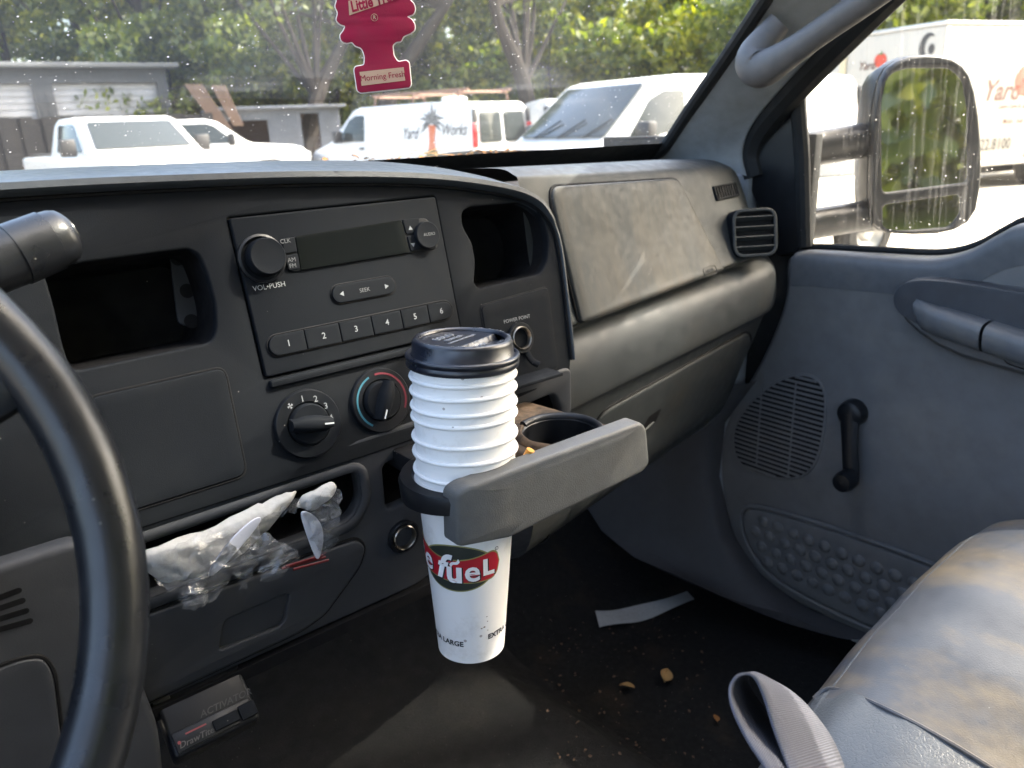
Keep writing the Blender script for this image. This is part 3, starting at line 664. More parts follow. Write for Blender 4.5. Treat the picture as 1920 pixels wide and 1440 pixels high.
def leaf_mesh(s=1.0):
    V = []; n = 6
    for i in range(n + 1):
        t = i / n; w = .34 * math.sin(math.pi * t ** .8); V += [(t, -w, .10 * math.sin(t * 3) + .12), (t, 0, .1 * math.sin(t * 3)), (t, w, .1 * math.sin(t * 3) + .12)]
    Fc = [f for i in range(n) for f in ((3 * i, 3 * i + 1, 3 * i + 4, 3 * i + 3), (3 * i + 1, 3 * i + 2, 3 * i + 5, 3 * i + 4))]
    return mesh([Vector(v) * s for v in V], Fc)
M_leafd = plastic('dry_leaf', (.24, .11, .035), .8, 300, .3, dirt=(.10, .05, .02), dirt_amt=.8, dscale=30)
M_leafl = plastic('tan_dry_leaf', (.36, .22, .09), .8, 300, .3, dirt=(.2, .1, .04), dirt_amt=.8, dscale=30)
def litter(name, pts, size, mats):
    """a drift of dry leaves nobody could count"""
    b = bmesh.new()
    for p in pts:
        m = leaf_mesh(size * rnd.uniform(.5, 1.2)); m.transform(Matrix.Translation(p) @ Matrix.Rotation(rnd.uniform(0, 6.3), 4, 'Z') @ Matrix.Rotation(rnd.uniform(-.7, .7), 4, 'X') @ Matrix.Rotation(rnd.uniform(-.5, .5), 4, 'Y')); b.from_mesh(m); bpy.data.meshes.remove(m)
    me = bpy.data.meshes.new('m'); b.to_mesh(me); b.free(); return obj(name, me, mats, None, 0)
pts = []
for i in range(520):
    x = rnd.gauss(930, 95); top = 297 - 13 * math.exp(-((x - 950) / 110) ** 2)
    pts.append(onY(x, rnd.uniform(top, 312), 1.12 + rnd.uniform(-.004, .07)))
tag(litter('leaf_drift', pts, .011, M_leafd), 'drift of brown pine straw and dry leaves on the cowl', 'dry leaves', kind='stuff')
b = bmesh.new()
for i in range(60):
    x0 = rnd.gauss(930, 110); p = onY(x0, rnd.uniform(288, 310), 1.12 + rnd.uniform(0, .06)); m = tube([p, p + Vector((rnd.uniform(-.05, .05), rnd.uniform(-.02, .02), rnd.uniform(-.004, .012)))], .0007, 4); b.from_mesh(m); bpy.data.meshes.remove(m)
me = bpy.data.meshes.new('m'); b.to_mesh(me); b.free(); tag(obj('pine_needles', me, M_leafl, None), 'pale pine needles scattered through the leaves on the cowl', 'pine needles', kind='stuff')

# ------------------------------------------------------------------ passenger door
door = thing('passenger_door', 'grey passenger door with window crank, speaker grille and tow mirror', 'door', (1.17, .3, -.95))
DX = 1.165
DF = Frame((DX, 0, 0), (0, -1, 0), (0, 0, 1), (-1, 0, 0))
front = DF.px([(1470, 486), (1474, 560), (1420, 690), (1352, 790), (1346, 890), (1362, 985), (1402, 1062), (1474, 1124), (1575, 1174)])
topl = DF.px([(1920, 428), (1868, 448), (1812, 478), (1745, 492), (1640, 487), (1530, 480), (1488, 480)])
dout = front + [(-.40, -.93), (.45, -.98), (.45, -.13)] + topl[0:1] + topl[1:]
dpan = obj('door_panel', plate(DF, chaikin(dout, 2), [], .04, .012), M_door, door, 40)
# sill: padded ledge up to the glass
sl = spline([Vector((DX, -.45, -.130)), Vector((DX, -.2, -.130)), Vector((DX, 0, -.131)), Vector((DX, .16, -.134)), Vector((DX, .28, -.141))] + [Vector((DX, -a, b)) for a, b in topl], 4); rows = []
for i, p in enumerate(sl):
    rows.append([p + Vector((-.001, 0, -.05)), p + Vector((-.006, 0, -.022)), p + Vector((-.005, 0, -.006)), p + Vector((.004, 0, .004)), p + Vector((.020, 0, .007)), p + Vector((.034, 0, .006)), p + Vector((.05, 0, .004))])
obj('window_sill', grid([spline(r, 3) for r in rows]), M_arm, door, 60)
obj('sill_seal', tube([p + Vector((.036, 0, .010)) for p in sl], .0055, 8), M_rub, door)
# sail trim in front of the glass
SF = Frame((1.178, 0, 0), (0, -1, 0), (0, 0, 1), (-1, 0, 0))
sail = chaikin(SF.px([(1512, 470), (1440, 484), (1425, 400), (1395, 330), (1386, 285), (1405, 235), (1452, 190), (1490, 140), (1502, 145), (1505, 300)]), 1)
obj('mirror_sail_trim', plate(SF, sail, [], .012, .004), M_blk, door)
frame_p = [onX(1508, 462, 1.19), onX(1504, 300, 1.185), onX(1500, 150, 1.175), onX(1560, 85, 1.165), onX(1650, 0, 1.155), onX(1760, -95, 1.145), Vector((1.12, .20, .41)), Vector((1.115, -.1, .44)), Vector((1.12, -.55, .43)), Vector((1.18, -.60, -.12))]
obj('window_frame', tube(spline(frame_p, 6), .0125, 10), M_rub, door)
M_pg = dirty_glass('streaked_side_glass', .015, .24, .10, (.96, .97, .93), 230., .6)
gout = [(-p.y, p.z) for p in spline(frame_p, 4)]; low = [(-p.y, p.z + .008) for p in sl if p.y < .66]
def glx(z): return 1.205 - .075 * max(0, (z + .2)) / .55
gv = [(a, b) for a, b in gout] + [(a, b) for a, b in low[0:]]
gm = poly(Frame((0, 0, 0), (0, -1, 0), (0, 0, 1), (-1, 0, 0)), gv); b = bmesh.new(); b.from_mesh(gm); bmesh.ops.triangulate(b, faces=b.faces)
for v in b.verts: v.co.x = glx(v.co.z)
b.to_mesh(gm); b.free(); obj('window_glass', gm, M_pg, door, 0)
# armrest with pull cup
af = DF.px([(1690, 540), (1712, 520), (1760, 516), (1870, 532), (2000, 548), (2200, 575), (2300, 640), (2200, 790), (2000, 720), (1900, 692), (1790, 660), (1715, 610), (1690, 570)])
obj('armrest_base', pad(flat(DF), chaikin(af, 1), .030, .022, .004, 5), M_door, door)
top = DF.px([(1688, 548), (1705, 526), (1760, 519), (1876, 535), (1838, 628), (1740, 592), (1700, 575)])
def bulge(F, pts, h, par, name, mat, tilt=0.0):
    return obj(name, pad(flat(F), chaikin(pts, 2), h, min(.02, h * .8), .0, 6), mat, par)
M_arm2 = plastic('armrest_shade_tone', (.045, .048, .055), .45, 700, .3)
obj('armrest_shade_pad', pad(flat(DF), chaikin(DF.px([(1690, 548), (1712, 522), (1765, 517), (1880, 533), (2060, 560), (2060, 640), (1880, 640), (1760, 610), (1700, 582)]), 2), .0315, .002, .0), M_arm2, door)  # raised dark oval; the hollow's shade is put into its colour
def ledge(name, pts_, mat):
    rows = []; P_ = spline([onX(x, y, X) for x, y, X in pts_], 5); n_ = len(P_)
    for i, p in enumerate(P_):
        t = i / (n_ - 1); q = min(1, (t * 5.0 + .15)) ** .5 if pts_[0][0] < 1760 else 1.0; d = (DX - p.x) - .026
        rows.append([Vector((DX - .026, p.y, p.z + .004)), Vector((DX - .026 - d * .45, p.y, p.z + .004)), Vector((p.x + .006, p.y, p.z + .001)), Vector((p.x, p.y, p.z - .008 * q)), Vector((p.x + .002, p.y, p.z - .022 * q)), Vector((p.x + .014, p.y, p.z - .036 * q)), Vector((DX - .02, p.y, p.z - .040 * q))])
    obj(name, grid([spline(r, 3) for r in rows]), mat, door, 60)
ledge('armrest_front', ((1712, 566, 1.128), (1735, 580, 1.112), (1775, 594, 1.104), (1838, 614, 1.100)), M_arm)
ledge('armrest_pad', ((1844, 616, 1.100), (1900, 634, 1.098), (2000, 668, 1.098), (2300, 780, 1.10)), M_arm)
obj('handle_pocket', recess(DF, rounded(DF.px([(1890, 628), (2050, 660), (2050, 720), (1900, 672)]), .008), .01, .002, .031), M_void, door, 0)
# speaker grille: slats over a dark backing
so = chaikin(DF.px([(1470, 708), (1520, 702), (1548, 728), (1546, 800), (1530, 870), (1500, 896), (1440, 892), (1392, 872), (1378, 840), (1380, 800), (1410, 752)]), 2)
obj('speaker_surround', pad(flat(DF), inset(so, -.004), .003, .003, .002), M_door, door)
spk = obj('speaker_grille', poly(DF, so, .0034), M_void, door, 0)
bmin, bmax = min(p[1] for p in so), max(p[1] for p in so); ns = 23
for i in range(ns):
    b = bmin + (i + .5) * (bmax - bmin) / ns; xs_ = []
    for k in range(len(so)):
        p, q = so[k], so[(k + 1) % len(so)]
        if (p[1] - b) * (q[1] - b) <= 0 and p[1] != q[1]: xs_.append(p[0] + (b - p[1]) / (q[1] - p[1]) * (q[0] - p[0]))
    if len(xs_) >= 2: obj('slat', rbox(DF, min(xs_), max(xs_), b - .0021, b + .0021, .0036, .0056, 0), M_door, spk)
for f_ in (.3, .68):
    a = min(p[0] for p in so) * (1 - f_) + max(p[0] for p in so) * f_; obj('grille_bar', rbox(DF, a - .0012, a + .0012, bmin + .012, bmax - .012, .0036, .0052, 0), M_door, spk)
# window crank
ca, cb = DF.p1(1603, 772); ea_, eb_ = DF.p1(1612, 886)
ck = obj('window_crank', lathe([(.0225, 0), (.0225, .010), (.020, .020), (.015, .024), (0, .025)], DF.pt(ca, cb), DF.N, 28), M_blk, door)
obj('crank_arm', tube([DF.pt(ca, cb, .017), DF.pt(ca * .5 + ea_ * .5, cb * .5 + eb_ * .5, .024), DF.pt(ea_, eb_, .028)], [.0155, .0135, .0135], 14, flat=.55, upv=DF.N), M_blk, ck)
obj('crank_knob', lathe([(.010, .03), (.0165, .033), (.0175, .05), (.0145, .060), (0, .062)], DF.pt(ea_, eb_), DF.N, 28), M_blk, ck)
# map pocket with studs
po = chaikin(DF.px([(1392, 958), (1420, 950), (1560, 992), (1750, 1060), (1850, 1110), (1850, 1260), (1700, 1200), (1560, 1140), (1450, 1080), (1405, 1020)]), 2)
pk = obj('map_pocket', pad(flat(DF), po, .006, .005, .002), M_door, door)
obj('pocket_rim', tube([DF.pt(a, b, .004) for a, b in inset(po, -.006)], .004, 8, closed=True), M_door, pk)
stud = lathe([(.0115, 0), (.0108, .002), (.008, .0038), (0, .0046)], (0, 0, 0), (-1, 0, 0), 14); stud.materials.append(M_door); stud.polygons.foreach_set('use_smooth', [True] * len(stud.polygons))
def inside(p, poly_):
    c = False
    for k in range(len(poly_)):
        a, b = poly_[k], poly_[k - 1]
        if (a[1] > p[1]) != (b[1] > p[1]) and p[0] < (b[0] - a[0]) * (p[1] - a[1]) / (b[1] - a[1]) + a[0]: c = not c
    return c
ip = inset(po, .014)
for r_ in range(14):
    for k in range(24):
        a = -.78 + k * .031 + (r_ % 2) * .0155; b = -.62 - r_ * .027
        if inside((a, b), ip):
            obj('stud', stud, None, pk, 0, DF.pt(a, b, .006))
# tow mirror outside the glass
mc = ray(1740, 270); mc = mc * (1.46 / mc.x); MF = facing(mc, (-.5, -.866, 0))
hou = chaikin(MF.px([(1634, 300), (1640, 200), (1655, 135), (1690, 108), (1745, 101), (1795, 112), (1822, 150), (1836, 240), (1838, 340), (1825, 410), (1775, 438), (1690, 440), (1645, 432), (1632, 390)]), 1)
mir = bpy.data.objects.new('tow_mirror', None); link(mir); mir.parent = door; mir.location = mc; mir.matrix_parent_inverse = Matrix.Translation(-Vector(door.location))
M_mir = plain('mirror_glass', (.80, .82, .80), .02, 1.0)
hol1 = rounded(MF.px([(1651, 170), (1668, 138), (1700, 128), (1780, 128), (1804, 150), (1813, 200), (1814, 341), (1652, 361)]), .012)
hol2 = rounded(MF.px([(1654, 384), (1770, 368), (1800, 364), (1800, 400), (1780, 425), (1690, 432), (1654, 428)]), .010)
hs = plate(MF, hou, [hol1, hol2], .02, .006, .006); obj('mirror_frame', hs, M_blk, mir)
rows = [[MF.pt(a, b, -.012) for a, b in hou], [MF.pt(a, b, -.03) for a, b in inset(hou, -.001)], [MF.pt(a, b, -.07) for a, b in inset(hou, .012)], [MF.pt(a, b, -.095) for a, b in inset(hou, .035)]]
obj('mirror_shell', grid(rows, closed=True, cap=False), M_blk, mir); obj('mirror_back', poly(MF, inset(hou, .036), -.0945), M_blk, mir, 0)
obj('main_mirror', poly(MF, inset(hol1, -.001), .0), M_mir, mir, 0); obj('convex_mirror', poly(MF, inset(hol2, -.001), .0), M_mir, mir, 0)
for (x0, y0), (x1, y1), r_ in (((1490, 285), (1640, 262), .034), ((1495, 425), (1645, 405), .032)):
    p0 = onX(x0, y0, 1.26); p1 = MF.pt(*MF.p1(x1, y1, -.02), -.04); obj('mirror_arm', tube([p0, p0.lerp(p1, .5), p1], r_, 14, flat=.8), M_blk, mir)
obj('outer_skin', box(1.212, 1.225, -.6, .80, -1.0, -.225, .004), M_paintw, door)

# ------------------------------------------------------------------ bench seat
M_vin = plastic('worn_dappled_seat_vinyl', (.066, .071, .082), .36, 700, .3, dirt=(.138, .112, .080), dirt_amt=.95, dscale=8, dlow=.44, dhigh=.64, spec=.4, stretch=(1.6, .7, 1))  # tan dirt, its contrast raised to paint light and dark dapples
M_vin2 = plastic('wrinkled_seat_insert', (.066, .074, .085), .36, 500, .4, dirt=(.11, .10, .086), dirt_amt=.6, dscale=6, wr=(210, .16), spec=.45)
seat = thing('bench_seat', 'worn grey vinyl bench seat with dusty, dapple-painted cushion in front of the door', 'seat', (.6, -.1, -.93))
def crown(x):
    pts_ = [(.10, -.575), (.33, -.555), (.446, -.527), (.563, -.487), (.66, -.458), (.748, -.443), (.85, -.440), (.941, -.452), (1.02, -.490), (1.08, -.56), (1.10, -.66)]
    for (x0, z0), (x1, z1) in zip(pts_, pts_[1:]):
        if x <= x1: t = max(0, (x - x0) / (x1 - x0)); t = t * t * (3 - 2 * t) * .35 + t * .65; return z0 + (z1 - z0) * t
    return pts_[-1][1]
SP = [(.235, -.42), (.285, -.30), (.306, -.16), (.302, -.075), (.285, -.028), (.25, -.004), (.20, .004), (.10, -.004), (-.05, -.022), (-.22, -.04), (-.40, -.05)]
def seat_pt(x, t):
    n = len(SP) - 1; i = min(int(t), n - 1); f_ = t - i; y = SP[i][0] + (SP[i + 1][0] - SP[i][0]) * f_; z = SP[i][1] + (SP[i + 1][1] - SP[i][1]) * f_
    c = crown(x); edge = max(0, x - .93)
    d = .006 * mnoise.noise(Vector((x * 5, y * 5, 3))) + .0022 * mnoise.noise(Vector((x * 16 + y * 5, y * 16, 8)))
    return Vector((x, y - 1.6 * edge * edge, c + z * (1 if z < -.1 else 1) + d))
def seat_row(x):
    P_ = [seat_pt(x, t) for t in range(len(SP))]; return spline(P_, 5)
xs2 = [.08 + .02 * i for i in range(51)]
obj('cushion', grid([seat_row(x) for x in xs2]), M_vin, seat, 80)
def seat_norm(x, t): a = seat_pt(x, t); return (seat_pt(x + .01, t) - a).cross(seat_pt(x, t + .1) - a).normalized()
def seat_hit(px, py):
    """the place on the seat under a photo point"""
    best = None
    for i in range(80):
        x = .15 + .9 * i / 80
        for k in range(60):
            t = 3 + 6.5 * k / 60; q = seat_pt(x, t); d = q.dot(FW); e = (960 + FOC * q.dot(RT) / d - px) ** 2 + (720 - FOC * q.dot(UP) / d - py) ** 2
            if best is None or e < best[0]: best = (e, x, t)
    return best[1], best[2]
sm_ = [(.40, 2.6)] + [seat_hit(x, y) for x, y in ((1490, 1292), (1560, 1292), (1650, 1325), (1760, 1390), (1860, 1460))]
seam = spline([seat_pt(x, t) + Vector((0, 0, .0030)) for x, t in sm_[1:]], 6)
obj('seam_piping', tube(seam, .0022, 8), M_vin, seat)
# wrinkled insert on the near side of the seam
rows = []
for i, (x, t) in enumerate([(p.x, p.y) for p in spline([Vector((x, t, 0)) for x, t in sm_], 6)]):
    rows.append([seat_pt(x - .30 * k / 14, min(t + .10 * k, 9.9)) + Vector((0, 0, .0026 + .004 * math.sin(math.pi * min(1, k / 7)) )) for k in range(15)])
obj('seat_insert', grid(rows), M_vin2, seat, 80)
fe = [seat_pt(x, 4.35) for x in xs2[:46]]
obj('front_piping', tube([p + Vector((0, .002, .0)) for p in fe], .0020, 8), M_vin2, seat)
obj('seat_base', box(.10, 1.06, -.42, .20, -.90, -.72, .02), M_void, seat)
# ------------------------------------------------------------------ seat belt loop
M_web, N, L, out = nmat('grey_belt_webbing')
p_ = N('ShaderNodeBsdfPrincipled', Roughness=.85); L(p_.outputs[0], out.inputs[0]); tc = N('ShaderNodeTexCoord')
wv = N('ShaderNodeTexWave', Scale=17.0, Distortion=.6, Detail=1.0); wv.bands_direction = 'Y'; L(tc.outputs['UV'], wv.inputs['Vector']); n_ = N('ShaderNodeTexNoise', Scale=18.0, Detail=5.0); L(tc.outputs['Object'], n_.inputs['Vector'])
rp = N('ShaderNodeMix', data_type='RGBA'); rp.inputs[6].default_value = (.070, .072, .092, 1); rp.inputs[7].default_value = (.125, .127, .152, 1); L(n_.outputs[0], rp.inputs[0])
mu = N('ShaderNodeMix', data_type='RGBA', blend_type='MULTIPLY'); mu.inputs[0].default_value = .45; L(rp.outputs[2], mu.inputs[6]); L(wv.outputs['Color'], mu.inputs[7]); L(mu.outputs[2], p_.inputs['Base Color'])
bp = N('ShaderNodeBump', Strength=.5, Distance=.0006); L(wv.outputs['Color'], bp.inputs['Height']); L(bp.outputs[0], p_.inputs['Normal'])
EA = [onY(x, y, Y) for x, y, Y in ((1480, 1560, .10), (1440, 1450, .155), (1400, 1385, .185), (1374, 1330, .20), (1369, 1290, .208), (1385, 1266, .208), (1412, 1268, .203), (1432, 1305, .195), (1452, 1370, .182), (1478, 1440, .165), (1520, 1560, .13))]
EB = [onY(x, y, Y) for x, y, Y in ((1500, 1540, .14), (1470, 1400, .195), (1440, 1340, .215), (1412, 1300, .228), (1402, 1272, .236), (1412, 1261, .238), (1440, 1272, .233), (1490, 1302, .225), (1535, 1350, .21), (1572, 1412, .195), (1620, 1560, .15))]
A_, B_ = spline(EA, 6), spline(EB, 6); rows = []; th = .0011
for a, b in zip(A_, B_): rows.append([a.lerp(b, k / 6) for k in range(7)])
n = 7; V = [p for r_ in rows for p in r_]; Fc = [(i * n + j, i * n + j + 1, (i + 1) * n + j + 1, (i + 1) * n + j) for i in range(len(rows) - 1) for j in range(n - 1)]
me = mesh(V, Fc); uv = me.uv_layers.new()
for pl in me.polygons:
    for li in pl.loop_indices:
        vi = me.loops[li].vertex_index; uv.data[li].uv = (vi % n / 6, vi // n / 20)
belt = tag(obj('seat_belt', me, M_web, None, 80), 'grey woven seat belt loop standing up from the seat', 'seat belt')
sm2 = belt.modifiers.new('thick', 'SOLIDIFY'); sm2.thickness = .0016; sm2.offset = 0
# ------------------------------------------------------------------ stack of paper cups
CT, CB = Vector((.3537, .5116, -.178)), Vector((.3373, .5032, -.4765)); CA = (CT - CB).normalized()
M_cup, N, L, out = nmat('white_cup_paper')
p_ = N('ShaderNodeBsdfPrincipled', Roughness=.45); L(p_.outputs[0], out.inputs[0]); tc = N('ShaderNodeTexCoord')
n_ = N('ShaderNodeTexNoise', Scale=26.0, Detail=8.0, Roughness=.7); L(tc.outputs['Object'], n_.inputs['Vector']); mr = N('ShaderNodeMapRange'); mr.inputs[1].default_value = .54; mr.inputs[2].default_value = .76; mr.inputs[4].default_value = .55; L(n_.outputs[0], mr.inputs[0])
mx = N('ShaderNodeMix', data_type='RGBA'); mx.inputs[6].default_value = (.84, .83, .81, 1); mx.inputs[7].default_value = (.50, .46, .40, 1); L(mr.outputs[0], mx.inputs[0])
v_ = N('ShaderNodeTexVoronoi', Scale=85.0); L(tc.outputs['Object'], v_.inputs['Vector']); sp = N('ShaderNodeSeparateColor'); L(v_.outputs['Color'], sp.inputs[0])
g_ = N('ShaderNodeMath', operation='GREATER_THAN'); g_.inputs[1].default_value = .86; L(sp.outputs[0], g_.inputs[0]); l_ = N('ShaderNodeMath', operation='LESS_THAN'); l_.inputs[1].default_value = .13; L(v_.outputs['Distance'], l_.inputs[0])
sm3 = N('ShaderNodeMath', operation='MULTIPLY'); L(g_.outputs[0], sm3.inputs[0]); L(l_.outputs[0], sm3.inputs[1]); s4 = N('ShaderNodeMath', operation='MULTIPLY'); s4.inputs[1].default_value = .6; L(sm3.outputs[0], s4.inputs[0])
m2 = N('ShaderNodeMix', data_type='RGBA'); m2.inputs[7].default_value = (.16, .10, .06, 1); L(mx.outputs[2], m2.inputs[6]); L(s4.outputs[0], m2.inputs[0]); L(m2.outputs[2], p_.inputs['Base Color'])
nb = N('ShaderNodeTexNoise', Scale=120.0, Detail=3.0); L(tc.outputs['Object'], nb.inputs['Vector']); bp = N('ShaderNodeBump', Strength=.08, Distance=.001); L(nb.outputs[0], bp.inputs['Height']); L(bp.outputs[0], p_.inputs['Normal'])
HC = .172
def cup_prof(s): return .0308 + (.0436 - .0308) * min(1, max(0, s / (HC - .004)))
def cup_mesh(base, wob):
    pr = [(0, .006), (.0285, .006), (.0292, .0), (cup_prof(0), .0), (cup_prof(.03), .03), (cup_prof(.06), .06), (cup_prof(.09), .09), (cup_prof(.12), .12), (cup_prof(.15), .15), (cup_prof(HC - .005), HC - .005)]
    rc, rz, rb = .0441, HC - .0022, .0020
    for k in range(9):
        t = math.radians(-150 + 300 * k / 8); pr.append((rc + rb * math.cos(t) * 1.0, rz + rb * math.sin(t)))
    pr += [(.0418, HC - .006), (.0405, HC - .03)]
    me = lathe(pr, CB + CA * base, CA, 64)
    for v in me.vertices:
        h = (v.co - CB).dot(CA) - base; ax_ = CB + CA * (h + base); d = v.co - ax_; t = math.atan2(d.y, d.x)
        if d.length > .01: v.co = ax_ + d * (1 + wob * .004 * math.sin(2 * t + wob * 9)) + CA * (.0011 * wob * math.sin(t + wob * 5) * min(1, h / HC))
    return me
rims = [.1885, .1975, .2140, .2280, .2460, .2555, .2685, .2805, .2935]
names = ['outermost bottom cup of the stack with red oval logo in the cup holder', 'white paper cup second from the bottom, rim just above the logo cup', 'white paper cup third from the bottom of the stack', 'white paper cup fourth from the bottom of the stack', 'white paper cup in the middle of the nine stacked cups', 'white paper cup fourth from the top of the stack', 'white paper cup third from the top of the stack', 'white paper cup with the second rim below the black lid', 'top white paper cup of the stack, closed by the black lid']
cups = []
for i, (s, lb) in enumerate(zip(rims, names)):
    t = thing('paper_cup', lb, 'cup', tuple(CB + CA * (s - HC)), 'stacked paper cups'); cups.append(t)
    obj('cup_body', cup_mesh(s - HC, 0.0 if i == 0 else rnd.uniform(-1, 1)), M_cup, t, 40)
cup0 = cups[0]; B0 = rims[0] - HC
dirc = -(CB + CA * .09); dirc = (dirc - CA * dirc.dot(CA)).normalized(); side = CA.cross(dirc)   # +side: to the right in the photo
if side.dot(RT) < 0: side = -side
def on_cup(a, s, off):
    """arc length a to the right of the side facing the phone, height s above the cup's foot"""
    r = cup_prof(s); th = a / r; return CB + CA * (B0 + s) + (dirc * math.cos(th) + side * math.sin(th)) * (r + off)
def wrap(me, off):
    for v in me.vertices: v.co = on_cup(v.co.x, v.co.y, off + v.co.z)
    return me
def cup_text(body, a, s, size, bold, off, rot=0, sx=1.0, shear=0.0): return wrap(text(W, a, s, body, size, 0, bold, 'CENTER', rot, 0, shear, sx), off)
def cup_blob(fn_top, fn_bot, a0, a1, off, n=48):
    V = []
    for k in range(n + 1):
        a = a0 + (a1 - a0) * k / n; hi, lo = fn_top(a), fn_bot(a); V += [on_cup(a, hi + (lo - hi) * q / 4, off) for q in range(5)]
    return mesh(V, [(5 * k + q, 5 * k + q + 1, 5 * k + q + 6, 5 * k + q + 5) for k in range(n) for q in range(4)])
M_red = plain('logo_red', (.42, .010, .022), .45); M_dk = plain('logo_dark_green', (.022, .028, .022), .5); M_gold = plain('logo_olive_gold', (.26, .25, .08), .5); M_wht = plain('logo_white', (.80, .80, .80), .45); M_ink = plain('black_ink', (.012, .012, .014), .5)
def ell(ac, sc_, ra, rs, sg): return lambda a: sc_ + sg * rs * math.sqrt(max(0, 1 - ((a - ac) / ra) ** 2))
oc, os_ = -.0125, .0985
for ra, rs, off, m_, nm in ((.0365, .0230, .00025, M_gold, 'logo_oval_edge'), (.0352, .0218, .0004, M_dk, 'logo_oval')):
    obj(nm, cup_blob(ell(oc, os_, ra, rs, 1), ell(oc, os_, ra, rs, -1), oc - ra, oc + ra, off), m_, cup0, 0)
def band(grow):
    a0, a1 = -.073 - grow, .0275 + grow
    def mid(a): return os_ + .0018 + .0042 * math.cos((a + .075) * 48)
    def half(a):
        h = .0118 + grow - .0016 * math.cos((a + .02) * 60); e = min(1, (a1 - a) / .010, (a - a0) / .010); return h * math.sqrt(max(0, 1 - (1 - max(0, e)) ** 2))
    return (lambda a: mid(a) + half(a)), (lambda a: mid(a) - half(a)), a0, a1, mid
t_, b_, a0, a1, mid = band(.0011); obj('logo_band_edge', cup_blob(t_, b_, a0, a1, .00055), M_gold, cup0, 0)
t_, b_, a0, a1, mid = band(.0); obj('logo_band', cup_blob(t_, b_, a0, a1, .0007), M_red, cup0, 0)
for ch, a, sz, sh_, dz in (('r', -.059, .030, 0, 0), ('e', -.0425, .031, 0, .0), ('f', -.0265, .033, .25, .001), ('u', -.0130, .030, 0, -.0012), ('e', .0025, .029, 0, -.001), ('L', .0165, .021, 0, -.0012)):
    obj('logo_letter_outline', cup_text(ch, a + .0006, mid(a) + dz - .0008, sz, .0016 if ch not in 'e' else .0010, .0009, shear=sh_), M_ink, cup0, 0)  # printed black outline under each white letter
    obj('logo_letter', cup_text(ch, a, mid(a) + dz, sz, .0010 if ch not in 'e' else .0005, .00115, shear=sh_), M_wht, cup0, 0)
obj('logo_flame', cup_text('~', -.0125, mid(-.0125) + .0088, .016, .0007, .0013, rot=.5), M_wht, cup0, 0)
for a, nm in ((-.0265, 'l'), (.0265, 'r')):
    obj('lettering', cup_text('EXTRA LARGE', a - .0035 if a < 0 else a + .0115, .0205 if a < 0 else .0255, .0072, .00022, .0004), M_ink, cup0, 0)
obj('registered_mark', cup_text('\u00ae', .0255, .1135, .005, .0001, .0005), M_ink, cup0, 0)
M_stain = plain('coffee_stain', (.20, .15, .11), .7)
for a, s, r_ in ((.0095, .0365, .0011), (.0145, .0475, .0009), (.0150, .0425, .0008), (.0152, .033, .0007), (.0118, .0372, .0013)):
    obj('stain', wrap(mesh([(a + r_ * q * math.cos(t), s + r_ * .7 * q * math.sin(t), 0) for t, q in [(k * .7, rnd.uniform(.6, 1.1)) for k in range(9)]], [tuple(range(9))]), .0003), M_stain, cup0, 0)
# lid
M_lid = plastic('black_lid_plastic', (.008, .010, .017), .30, 500, .03, dirt=(.014, .015, .02), dirt_amt=.4, spec=.6)
ls = .2895
lid = thing('cup_lid', 'black plastic travel lid on top of the paper cup stack', 'lid', tuple(CB + CA * ls))
LA = (CA + Vector((.015, -.02, 0))).normalized(); LC = CB + CA * ls
obj('lid_skirt', lathe([(.0462, -.0035), (.0474, -.0025), (.0478, -.0005), (.0472, .0012), (.0468, .0022), (.0478, .0034), (.0484, .0052), (.0478, .0068), (.0462, .0074), (.0438, .0066), (.0430, .0072), (.0422, .0170), (.0414, .0190), (.0400, .0202), (.0378, .0204), (.0366, .0196), (.0358, .0178)], LC, LA, 72), M_lid, lid, 50)
# recessed top with the sip flap cut away along a chord
ld = (dirc * .52 + side * .85).normalized(); lt = LA.cross(ld); V = []; nr, na = 22, 72
for i in range(nr + 1):
    r_ = .0362 * i / nr
    for k in range(na):
        t = 2 * math.pi * k / na; u, w = r_ * math.cos(t), r_ * math.sin(t); h = .0178 - .0012 * (u * 3 / .036 + 1) * .2
        if u > .0125: h -= .0052 * max(0, 1 - ((u - .0125) / .024)) ** .8 * min(1, (u - .0125) / .0016)
        V.append(LC + LA * h + ld * u + lt * w)
Fc = [(i * na + k, i * na + (k + 1) % na, (i + 1) * na + (k + 1) % na, (i + 1) * na + k) for i in range(nr) for k in range(na)]
obj('lid_top', recalc(mesh(V, Fc)), M_lid, lid, 40)
LFm = Frame(LC + LA * .0179, lt, -ld, LA) if (-ld).cross(LA).dot(lt) > 0 else Frame(LC + LA * .0179, -lt, -ld, LA)
M_emb = plain('embossed_lid_edge', (.20, .21, .23), .3)
for body, b, sz in (('SOLO', .0185, .0105), ('TRAVELER', .0085, .0055), ('CAUTION CONTENTS HOT', .0005, .0034), ('OPEN', -.019, .0042)):
    obj('lettering', text(LFm, 0, b, body, sz, .0003 if b > -.01 else -.0025, .0002, thick=.0003), M_emb, lid, 0)
b = bmesh.new()
for k in range(56):
    t = 2 * math.pi * k / 56
    if k % 9 in (7, 8): continue
    c = LC + LA * .02045 + (ld * math.cos(t) + lt * math.sin(t)) * .0388; F_ = facing(c, LA, ld * math.cos(t) + lt * math.sin(t)); wd = .0011
    m = text(F_, 0, 0, 'CAUTION HANDLE WITH CARE I AM HOT CAUTION HANDLE WITH CA'[k], .0036, .0001, .00008); b.from_mesh(m); bpy.data.meshes.remove(m)
me = bpy.data.meshes.new('m'); b.to_mesh(me); b.free(); obj('rim_lettering', me, M_emb, lid, 0)
